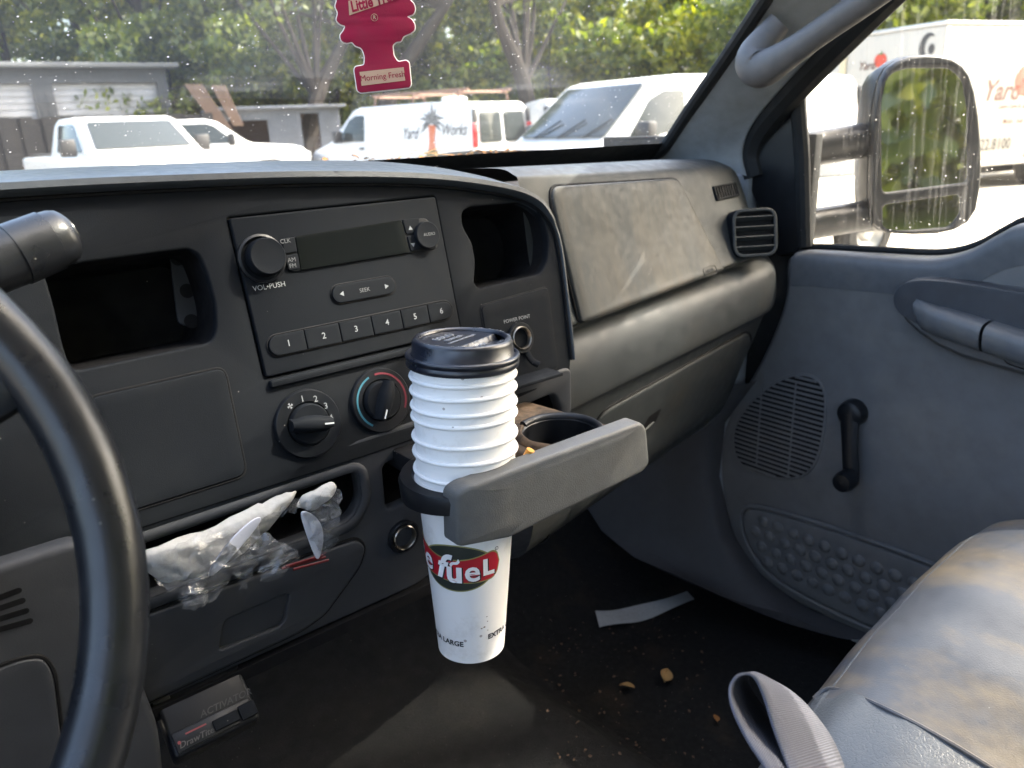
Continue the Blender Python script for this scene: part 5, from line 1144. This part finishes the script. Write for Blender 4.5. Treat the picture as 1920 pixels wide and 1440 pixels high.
# box truck through the side window ----------------------------------
M_box = plain('cream_box_panel', (.34, .32, .28), .5); M_tom = plain('tomato_red', (.35, .03, .01), .5); M_post = plain('corner_post_tan', (.40, .34, .22), .5); M_stem = plain('stem_green', (.03, .10, .03), .5); M_brn = plain('brown_lettering', (.06, .016, .010), .5)
def box_truck(label, K, hd, H, near):
    bt = Veh('box_trailer', label, (K.x, K.y), math.atan2(hd.y, hd.x), 'box trailers beyond the side window', 'trailer')
    bt.bx('cargo_box', -6.4, 0, -2.4, 0, .45, H, M_box, .03)
    bt.bx('roof_cap', -6.42, .02, -2.42, .02, H + .004, H + .07, M_rim, .01); bt.bx('side_rail', -6.41, .01, .002, .03, .45, .55, M_rim, .008)
    for x, y in ((-.10, .004), (-6.4, .004)): bt.bx('corner_post', x, x + .10, y, y + .02, .56, H - .02, M_box, .004)
    bt.bx('corner_post', .004, .03, -2.40, -2.24, .5, H - .02, M_post, .004)
    for x in (-3.1, -4.2):
        w_ = bt.add('wheel', lathe([(.28, .13), (.44, .13), (.49, .08), (.49, -.1), (.44, -.13)], (x, -.08, .49), (0, 1, 0), 30), M_tyre); bt.add('hub', lathe([(.30, .11), (.27, .09), (.15, .03), (.10, .12), (0, .12)], (x, -.08, .49), (0, 1, 0), 22), M_rim, 35, w_)
    bt.bx('chassis', -6.2, -.3, -2.0, -.5, .25, .445, M_dk2, .02); bt.bx('landing_leg', -1.3, -1.15, -.45, -.30, .0, .44, M_dk2, .01)
    left = Vector((-hd.y, hd.x, 0)); h3 = Vector((hd.x, hd.y, 0)); K3 = Vector((K.x, K.y, 0))
    SFc = Frame(K3 + left * .006, -h3, (0, 0, 1), left); FFc = Frame(K3 + h3 * .006, left, (0, 0, 1), h3)
    def pr(nm, me, m_): obj(nm, me, m_, bt.root, 0)
    def tomato(F, px, r):
        a, b = F.p1(*px); pr('tomato_print', poly(F, ring_pts(a, b, r, 24, r * .9), .004), M_tom)
        pr('tomato_stem_print', poly(F, [(a - .5 * r, b + .75 * r), (a, b + .62 * r), (a + .5 * r, b + .75 * r), (a + .1 * r, b + .9 * r), (a + .05 * r, b + 1.3 * r), (a - .1 * r, b + .9 * r)], .006), M_stem)
    if near:
        tomato(FFc, (1651, 113), .15); a, b = FFc.p1(1625, 124); pr('lettering', text(FFc, a, b, 'Yard', .22, .004, .004, shear=.3), M_brn)
        a, b = FFc.p1(1740, 88); pr('moon_print', poly(FFc, [(a + .19 * math.cos(t), b + .24 * math.sin(t)) for t in [math.radians(60 + 10 * k) for k in range(25)]] + [(a + .06 + .13 * math.cos(t), b + .18 * math.sin(t)) for t in [math.radians(300 - 10 * k) for k in range(25)]], .004), M_dk2); pr('moon_print', poly(FFc, [(a + .08 + .07 * math.cos(t), b - .04 + .09 * math.sin(t)) for t in [k * .524 for k in range(12)]], .004), M_dk2)
        a, b = SFc.p1(1843, 172); pr('lettering', text(SFc, a, b, 'Yard Works', .52, .004, .012, 'LEFT', shear=.3), M_brn); tomato(SFc, (1925, 150), .32)
        for px, body, sz in (((1872, 200), 'Lawn Care & Landscaping', .13), ((1880, 228), 'Mulch - Sod - Stone', .13), ((1795, 276), '843.522.8100', .30), ((1800, 308), 'yardworks.com', .16)):
            a, b = SFc.p1(*px); pr('lettering', text(SFc, a, b, body, sz, .004, .003, 'LEFT', sx=.9), M_brn if sz < .2 else M_dk2)
        for k in range(1, 8): bt.bx('panel_seam', -.8 * k, -.8 * k + .012, .0, .006, .56, H - .03, M_box, 0)
    else:
        tomato(FFc, (1545, 131), .18); a, b = FFc.p1(1540, 150); pr('lettering', text(FFc, a, b, 'Yard', .2, .004, .004, shear=.3), M_brn)
    return bt
d = ray(1775, 46); K = d * (1.36 / d.z); hd = Vector((-.96, .28)).normalized(); box_truck('pale box trailer with phone number and red tomato print beyond the tow mirror', K, hd, 1.36 - G, True)
d = ray(1578, 92); K = d * (1.45 / d.z); box_truck('second box trailer with small tomato print, showing beside the mirror sail trim', K, hd, 1.45 - G, False)

# white hatchback in front of the trailer
CARP = [(-2.05, .35), (-2.08, .85), (-1.95, 1.12), (-1.45, 1.42), (-.2, 1.47), (.35, 1.42), (1.10, .98), (1.95, .84), (2.15, .66), (2.18, .35)]
hd = Vector((-.96, .28)).normalized(); c = gp_(1535, 9.8) + hd * 1.32; car = Veh('parked_car', 'white hatchback between the tow mirror and the box trailer', c, math.atan2(hd.y, hd.x), None, 'car')
car.body('body', CARP, .88, M_mud, .85, 1.45, .20, .05, .1)
car.cross('windshield', (1.05, 1.03), (.42, 1.39), .70, .62, M_vg); car.side('door_window', [(-1.3, .95), (.72, .95), (.28, 1.32), (-.2, 1.37), (-1.0, 1.34)], .88, M_vg, .85, 1.45, .20)
car.side('door_gap', [(-.32, .42), (-.30, .42), (-.30, 1.38), (-.32, 1.38)], .88, M_dk2, .85, 1.45, .20, off=.003, r=.002, depth=.006); car.side('wheel_arch', [(.90, .35), (1.75, .35), (1.68, .62), (1.50, .74), (1.15, .74), (.97, .62)], .88, M_dk2, .85, 1.45, .2, r=.1, off=.003); car.side('wheel_arch', [(-1.75, .35), (-.90, .35), (-.97, .62), (-1.15, .74), (-1.50, .74), (-1.68, .62)], .88, M_dk2, .85, 1.45, .2, r=.1, off=.003)
for sg in (1, -1): car.bx('headlight', 1.98, 2.16, sg * .66 - .15, sg * .66 + .15, .62, .76, M_lens); car.bx('side_mirror', .72, .84, sg * .97 - .09, sg * .97 + .09, .98, 1.12, M_dk2, .02)
car.wheels((-1.32, 1.33), .89, .33)
# storage building, sheds, fence, lumber -------------------------------
M_bwall = plastic('weathered_grey_siding', (.075, .08, .087), .8, 20, .2, dirt=(.07, .073, .076), dirt_amt=.6, dscale=.6); M_shut = plastic('pale_shutter', (.30, .31, .33), .55, 20, .1, dirt=(.24, .24, .24), dirt_amt=.5, dscale=.4)
def along(p, q): d = (q - p); L_ = d.length; d.normalize(); return d, L_
p0, p1 = gp_(-260, 33), gp_(330, 33.5); d_, L_ = along(p0, p1); n2 = Vector((d_.y, -d_.x)); n2 = n2 if n2.dot(p0) < 0 else -n2
GF = Frame((p0.x, p0.y, G), (d_.x, d_.y, 0), (0, 0, 1), (n2.x, n2.y, 0))
gar = thing('storage_building', 'grey storage building with pale roll-up doors under the trees', 'building', (p0.x, p0.y, G))
Hb = ray(160, 128); Hb = Hb.z / math.hypot(Hb.x, Hb.y) * 33.2 - G
dr = [(GF.p1(-150, 200)[0], GF.p1(-20, 200)[0]), (GF.p1(-8, 200)[0], GF.p1(68, 200)[0]), (GF.p1(104, 190)[0], GF.p1(300, 190)[0])]; zt_ = GF.p1(200, 155)[1]
holes_ = [rect(a, b, .05, zt_) for a, b in dr]
obj('wall', plate(GF, rect(0, L_, 0, Hb), holes_, .25, .002, 0), M_bwall, gar)
for a, b in dr:
    sh_ = obj('roll_up_door', rbox(GF, a - .05, b + .05, .0, zt_ + .05, -.30, -.262, 0), M_shut, gar)
    for k in range(16): z0 = .1 + k * (zt_ - .1) / 16; obj('door_slat', rbox(GF, a, b, z0, z0 + (zt_ - .1) / 16 - .03, -.26, -.225, .01, 1), M_shut, sh_)
for k in range(44):
    a = k * L_ / 44
    if not any(x0 - .1 < a < x1 + .1 for x0, x1 in dr): obj('siding_rib', rbox(GF, a, a + .05, .02, Hb - .02, .002, .04, 0), M_bwall, gar)
    else: obj('siding_rib', rbox(GF, a, a + .05, zt_ + .15, Hb - .02, .002, .04, 0), M_bwall, gar)
rf = obj('roof', rbox(GF, -.4, L_ + .4, Hb + .002, Hb + .16, -9, .5, .02), plain('dark_roof_edge', (.10, .105, .11), .6, .2), gar)
obj('side_wall', rbox(GF, L_ - .25, L_ - .002, 0, Hb - .004, -8.5, -.26, 0), M_bwall, gar)
# open-fronted metal shed
p0, p1 = gp_(402, 29), gp_(640, 29.5); d_, L_ = along(p0, p1); n2 = Vector((d_.y, -d_.x)); n2 = n2 if n2.dot(p0) < 0 else -n2
SG = Frame((p0.x, p0.y, G), (d_.x, d_.y, 0), (0, 0, 1), (n2.x, n2.y, 0)); Hs = ray(500, 205); Hs = Hs.z / math.hypot(Hs.x, Hs.y) * 29.2 - G
shd = thing('metal_shed', 'low grey corrugated shed with dark open bays behind the palm van', 'shed', (p0.x, p0.y, G)); M_cor = plastic('corrugated_steel', (.12, .13, .15), .5, 20, .1, dirt=(.08, .08, .08), dirt_amt=.6, dscale=.8, metal=.2)
bays = [(SG.p1(416, 260)[0], SG.p1(506, 260)[0], SG.p1(460, 226)[1]), (SG.p1(568, 260)[0], SG.p1(602, 260)[0], SG.p1(585, 212)[1])]
obj('wall', plate(SG, rect(0, L_, 0, Hs), [rect(a, b, .02, z) for a, b, z in bays], .1, .002, 0), M_cor, shd)
for k in range(36):
    a = k * L_ / 36
    if not any(x0 - .06 < a < x1 for x0, x1, _ in bays): obj('corrugation', rbox(SG, a, a + .09, .02, Hs - .02, .001, .035, 0), M_cor, shd)
obj('roof', rbox(SG, -.2, L_ + .2, Hs + .002, Hs + .10, -4, .3, .02), M_cor, shd); obj('back_wall', rbox(SG, .1, L_ - .1, 0, Hs - .01, -4, -3.9, 0), plain('shed_dark_interior', (.05, .035, .03), .9), shd)
# dark fence in front of the building, board by board
p0, p1 = gp_(-200, 24.5), gp_(402, 24.5); d_, L_ = along(p0, p1); n2 = Vector((d_.y, -d_.x)); n2 = n2 if n2.dot(p0) < 0 else -n2
FE = Frame((p0.x, p0.y, G), (d_.x, d_.y, 0), (0, 0, 1), (n2.x, n2.y, 0)); Hf = ray(150, 217); Hf = Hf.z / math.hypot(Hf.x, Hf.y) * 24.3 - G
fen = thing('board_fence', 'dark stained board fence in front of the storage building', 'fence', (p0.x, p0.y, G)); M_fen = plastic('black_stained_boards', (.020, .020, .022), .85, 20, .2, dirt=(.034, .032, .03), dirt_amt=.7, dscale=1.5)
nb = int(L_ / .24)
for k in range(nb): obj('board', rbox(FE, k * L_ / nb - .02, (k + 1) * L_ / nb + .02, .03, Hf - rnd.uniform(0, .05), .028 * (k % 2), .028 * (k % 2) + .024, 0), M_fen, fen)
for z in (.4, Hf - .4): obj('rail', rbox(FE, 0, L_, z, z + .09, -.05, -.006, 0), M_fen, fen)
M_lum = plastic('tan_lumber', (.12, .08, .058), .8, 20, .2, dirt=(.08, .052, .038), dirt_amt=.6, dscale=2)
for gi, (base, topp, D, nbd, lb) in enumerate((((388, 206), (352, 158), 27.5, 5, 'tan boards leaning at the corner of the storage building'), ((424, 200), (402, 160), 28.0, 4, 'shorter tan boards leaning beside the longer leaning boards'))):
    st = gp_(base[0], D); lm = thing('leaning_boards', lb, 'lumber', (st.x, st.y, G))
    for k in range(nbd):
        a = ray(base[0] - 4 + 5 * k + (base[0] - topp[0]) * .9, base[1] + (base[1] - topp[1]) * .9); b = ray(topp[0] - 4 + 7 * k, topp[1]); sa = D / math.hypot(a.x, a.y); sb = (D + .6) / math.hypot(b.x, b.y); obj('board', tube([a * sa, b * sb], .045, 4, flat=.3), M_lum, lm, 0)

# trees ----------------------------------------------------------------
def leaf_mat(name, c1, c2, c3):
    m, N, L, out = nmat(name); g = N('ShaderNodeNewGeometry'); rp = N('ShaderNodeValToRGB'); rp.color_ramp.elements[0].color = c4(c1); rp.color_ramp.elements[1].color = c4(c3); e = rp.color_ramp.elements.new(.5); e.color = c4(c2); L(g.outputs['Random Per Island'], rp.inputs[0])
    df = N('ShaderNodeBsdfDiffuse'); tl = N('ShaderNodeBsdfTranslucent'); L(rp.outputs[0], df.inputs[0]); hs_ = N('ShaderNodeHueSaturation', Saturation=1.1, Value=1.7); L(rp.outputs[0], hs_.inputs['Color']); L(hs_.outputs[0], tl.inputs[0])
    mx = N('ShaderNodeMixShader'); mx.inputs[0].default_value = .45; L(df.outputs[0], mx.inputs[1]); L(tl.outputs[0], mx.inputs[2]); gl = N('ShaderNodeBsdfGlossy', Roughness=.45); m3 = N('ShaderNodeMixShader'); m3.inputs[0].default_value = .06; L(mx.outputs[0], m3.inputs[1]); L(gl.outputs[0], m3.inputs[2]); L(m3.outputs[0], out.inputs[0]); return m
ML = [leaf_mat('oak_leaves', (.036, .060, .009), (.095, .13, .014), (.20, .23, .022)), leaf_mat('yellow_green_leaves', (.06, .09, .008), (.16, .19, .014), (.34, .33, .025)), leaf_mat('dark_leaves', (.022, .036, .010), (.050, .072, .016), (.12, .145, .025))]  # sun and shade painted into leaf tones: yellow set brighter, dark set duller
M_bark = plastic('grey_brown_bark', (.030, .024, .020), .9, 30, .6, dirt=(.05, .044, .038), dirt_amt=.7, dscale=3)
def crown_mesh(h, rad, n, seed, size, gap=.55, low=.25):
    r = np.random.default_rng(seed); nc = 46; cc = []
    while len(cc) < nc:
        q = r.uniform(-1, 1, 3)
        if (q ** 2).sum() < 1 and (q ** 2).sum() > .12: cc.append(q)
    cc = np.array(cc) * np.array([rad, rad, h * (1 - low) / 2]) + np.array([0, 0, h * (low + (1 - low) / 2)]); cr_ = r.uniform(.10, .26, nc) * rad * 1.1
    ci = r.integers(0, nc, n); dv = r.normal(size=(n, 3)); dv /= np.linalg.norm(dv, axis=1)[:, None]; P = cc[ci] + dv * (cr_[ci] * r.uniform(.35, 1.05, n) ** .5)[:, None] * np.array([1.15, 1.15, .75])
    a = r.normal(size=(n, 3)); a /= np.linalg.norm(a, axis=1)[:, None]; b = np.cross(a, r.normal(size=(n, 3))); b /= np.linalg.norm(b, axis=1)[:, None]; sz = (size * r.uniform(.55, 1.35, n))[:, None]
    V = np.empty((n, 4, 3)); V[:, 0] = P - a * sz; V[:, 1] = P + b * sz * .5; V[:, 2] = P + a * sz; V[:, 3] = P - b * sz * .5
    me = bpy.data.meshes.new('m'); me.vertices.add(n * 4); me.vertices.foreach_set('co', V.reshape(-1)); me.loops.add(n * 4); me.loops.foreach_set('vertex_index', np.arange(n * 4)); me.polygons.add(n); me.polygons.foreach_set('loop_start', np.arange(0, n * 4, 4)); me.update(calc_edges=True); return me, cc
def trunk_mesh(h, rad, cc, seed, lean=0.0, r0=.22):
    r = random.Random(seed); ms = []; top = Vector((lean * h, .2 * lean * h, h * .72)); P = spline([Vector((0, 0, -.2)), Vector((lean * h * .2 + r.uniform(-.2, .2), r.uniform(-.2, .2), h * .25)), Vector((lean * h * .6, r.uniform(-.3, .3), h * .48)), top], 4)
    ms.append(tube(P, [r0 * (1.15 - .95 * i / (len(P) - 1)) for i in range(len(P))], 10))
    for k in range(0, len(cc), 4):
        c = Vector(cc[k]); b = P[min(len(P) - 1, 4 + k % (len(P) - 5))]; ms.append(tube(spline([b, b.lerp(c, .5) + Vector((r.uniform(-.4, .4), r.uniform(-.4, .4), .3)), c], 3), [r0 * .38 * (1 - .8 * i / 6) for i in range(7)], 6))
    return merge(ms)
PROTO = []
for k, (h, rad, n, size, mat, lean, r0) in enumerate(((15, 5.0, 15000, .17, ML[0], .04, .30), (13, 4.4, 14000, .16, ML[1], .10, .22), (17, 4.8, 16000, .17, ML[2], -.03, .28), (11, 3.6, 9000, .15, ML[1], .05, .16), (16, 4.6, 3900, .13, ML[0], .02, .22), (6, 3.4, 7000, .15, ML[1], .0, .08), (7, 3.6, 8000, .15, ML[0], .0, .08), (13, 4.2, 1000, .16, ML[2], -.45, .42))):
    cm, cc = crown_mesh(h, rad, n, 11 + k, size, low=(.10 if k in (1, 3) else .45 if k == 7 else .0 if k > 4 else .2)); tm = trunk_mesh(h, rad, cc, 5 + k, lean, r0); cm.materials.append(mat); tm.materials.append(M_bark); PROTO.append((cm, tm))
def tree(k, pos, s, rz, label, group='trees around the lot'):
    t = thing('tree', label, 'tree', (pos.x, pos.y, G), group); t.rotation_euler = (0, 0, rz); t.scale = (s, s, s)
    for nm, me in (('trunk', PROTO[k][1]), ('crown', PROTO[k][0])):
        o = bpy.data.objects.new(nm, me); link(o); o.parent = t
    return t
tl_ = [(-120, 44, 0, 1.0), (60, 40, 1, 1.0), (190, 47, 2, 1.05), (300, 38, 0, .95), (420, 46, 1, 1.1), (520, 36, 0, .9), (640, 44, 2, 1.1), (760, 40, 2, 1.0), (880, 46, 0, 1.1), (985, 38, 1, .95), (1090, 48, 2, .8), (1190, 42, 0, .72), (1290, 46, 3, .80), (1385, 40, 3, .72), (1480, 44, 1, .95), (1590, 40, 2, .95), (1700, 46, 0, 1.0), (1810, 40, 2, .95), (1930, 44, 0, 1.0), (2080, 40, 2, 1.0), (120, 58, 2, 1.2), (480, 60, 0, 1.2), (700, 58, 2, 1.25), (930, 60, 2, 1.2), (1560, 58, 0, 1.1), (1760, 60, 2, 1.15)]
kinds = ['dark green oak', 'yellow-green leafy tree', 'tall dark evergreen', 'small bright green tree', 'sparse tree', 'yellow-green bush', 'green bush', 'leaning bare-limbed tree']
where = {0: 'behind the storage building, far to the side', 1: 'over the left roll-up doors', 2: 'over the right roll-up door', 3: 'at the corner of the storage building', 4: 'behind the leaning boards', 5: 'over the low metal shed', 6: 'behind the air freshener', 7: 'beside the air freshener, over the palm van front', 8: 'above the palm van roof rack', 9: 'above the palm van rear doors', 10: 'between the palm van and the large white van', 11: 'above the large white van windshield', 12: 'over the roof of the large white van', 13: 'next to the windshield pillar', 14: 'behind the windshield pillar', 15: 'above the second box trailer', 16: 'above the box trailer front', 17: 'above the tow mirror', 18: 'above the box trailer lettering', 19: 'past the rear of the box trailer', 20: 'in the back row over the roll-up doors', 21: 'in the back row over the metal shed', 22: 'in the back row behind the air freshener', 23: 'in the back row over the palm van', 24: 'in the back row over the second box trailer', 25: 'in the back row over the tow mirror'}
for i, (px, D, k, s) in enumerate(tl_): tree(k, gp_(px, D), s * rnd.uniform(.95, 1.08), rnd.uniform(0, 6.3), kinds[k] + ' ' + where[i])
for i, (x, y, k, s, wh) in enumerate(((3.0, -17, 1, 1.0, 'seen in the tow mirror, near the tailgate side'), (7.5, -20, 1, 1.1, 'seen in the middle of the tow mirror'), (12, -17, 1, 1.0, 'seen at the outer edge of the tow mirror'), (1, -28, 2, 1.0, 'in the back row of the tow mirror'), (9, -30, 2, 1.1, 'far back in the tow mirror'))):
    tree(k, Vector((x, y)), s, rnd.uniform(0, 6), kinds[k] + ' ' + wh)  # yellow leaves paint sunlight onto foliage seen from its shaded side

tag(obj('lawn', mesh([(-14, -40, G + .01), (30, -40, G + .01), (30, -8.5, G + .01), (-14, -7.5, G + .01)], [(0, 1, 2, 3)]), plastic('sunlit_grass', (.16, .19, .02), .95, 40, .8, dirt=(.30, .29, .05), dirt_amt=.8, dscale=2), None, 0), kind='structure')  # grass brightened and yellowed so its colour carries the sunlight
for i, (x, y, k, s, wh) in enumerate(((1.5, -12.5, 5, 1.7, 'low in the tow mirror, nearest the truck side'), (5.0, -13.5, 5, 1.8, 'low in the middle of the tow mirror'), (9.0, -13, 5, 1.7, 'low at the outer edge of the tow mirror'), (12.5, -11.5, 5, 1.5, 'past the edge of the tow mirror'))):
    tree(k, Vector((x, y)), s, rnd.uniform(0, 6), kinds[k] + ' ' + wh, 'bushes around the lot')
for i, (px, D, k, s, wh) in enumerate(((340, 36, 6, 1.0, 'beside the storage building corner'), (430, 37, 5, .9, 'behind the shed roof near the leaning boards'), (540, 37, 6, 1.0, 'behind the middle of the metal shed'), (640, 36, 5, 1.0, 'under the air freshener'), (740, 37, 6, 1.1, 'behind the palm van front'), (840, 36, 6, 1.0, 'behind the palm van roof rack'), (940, 37, 5, 1.1, 'behind the palm van rear'), (1040, 36, 6, 1.1, 'behind the far hidden van'), (1150, 37, 5, 1.2, 'behind the large white van roof'), (1270, 36, 5, 1.2, 'next to the pillar, past the large white van'), (1370, 37, 6, 1.1, 'at the foot of the pillar'), (-60, 38, 6, 1.2, 'behind the roll-up doors'), (1530, 34, 6, 1.2, 'behind the second box trailer'), (1700, 36, 6, 1.3, 'behind the box trailer'))):
    tree(k, gp_(px, D), s, rnd.uniform(0, 6), kinds[k] + ' ' + wh, 'bushes around the lot')
tree(4, Vector((9.4, -4.0)), 1.1, 1.0, 'unseen sparse tree added toward the sun, shading the seat')  # unseen tree added on the sun side to dapple and dim the cab

for i, (px, D, s, rz, wh) in enumerate(((560, 31.5, .85, 3.4, 'crossing behind the shed toward the air freshener'), (690, 33, .95, 2.6, 'rising behind the palm van front'), (1010, 33, .9, .4, 'behind the far hidden van'))):
    tree(7, gp_(px, D), s, rz, kinds[7] + ' ' + wh)
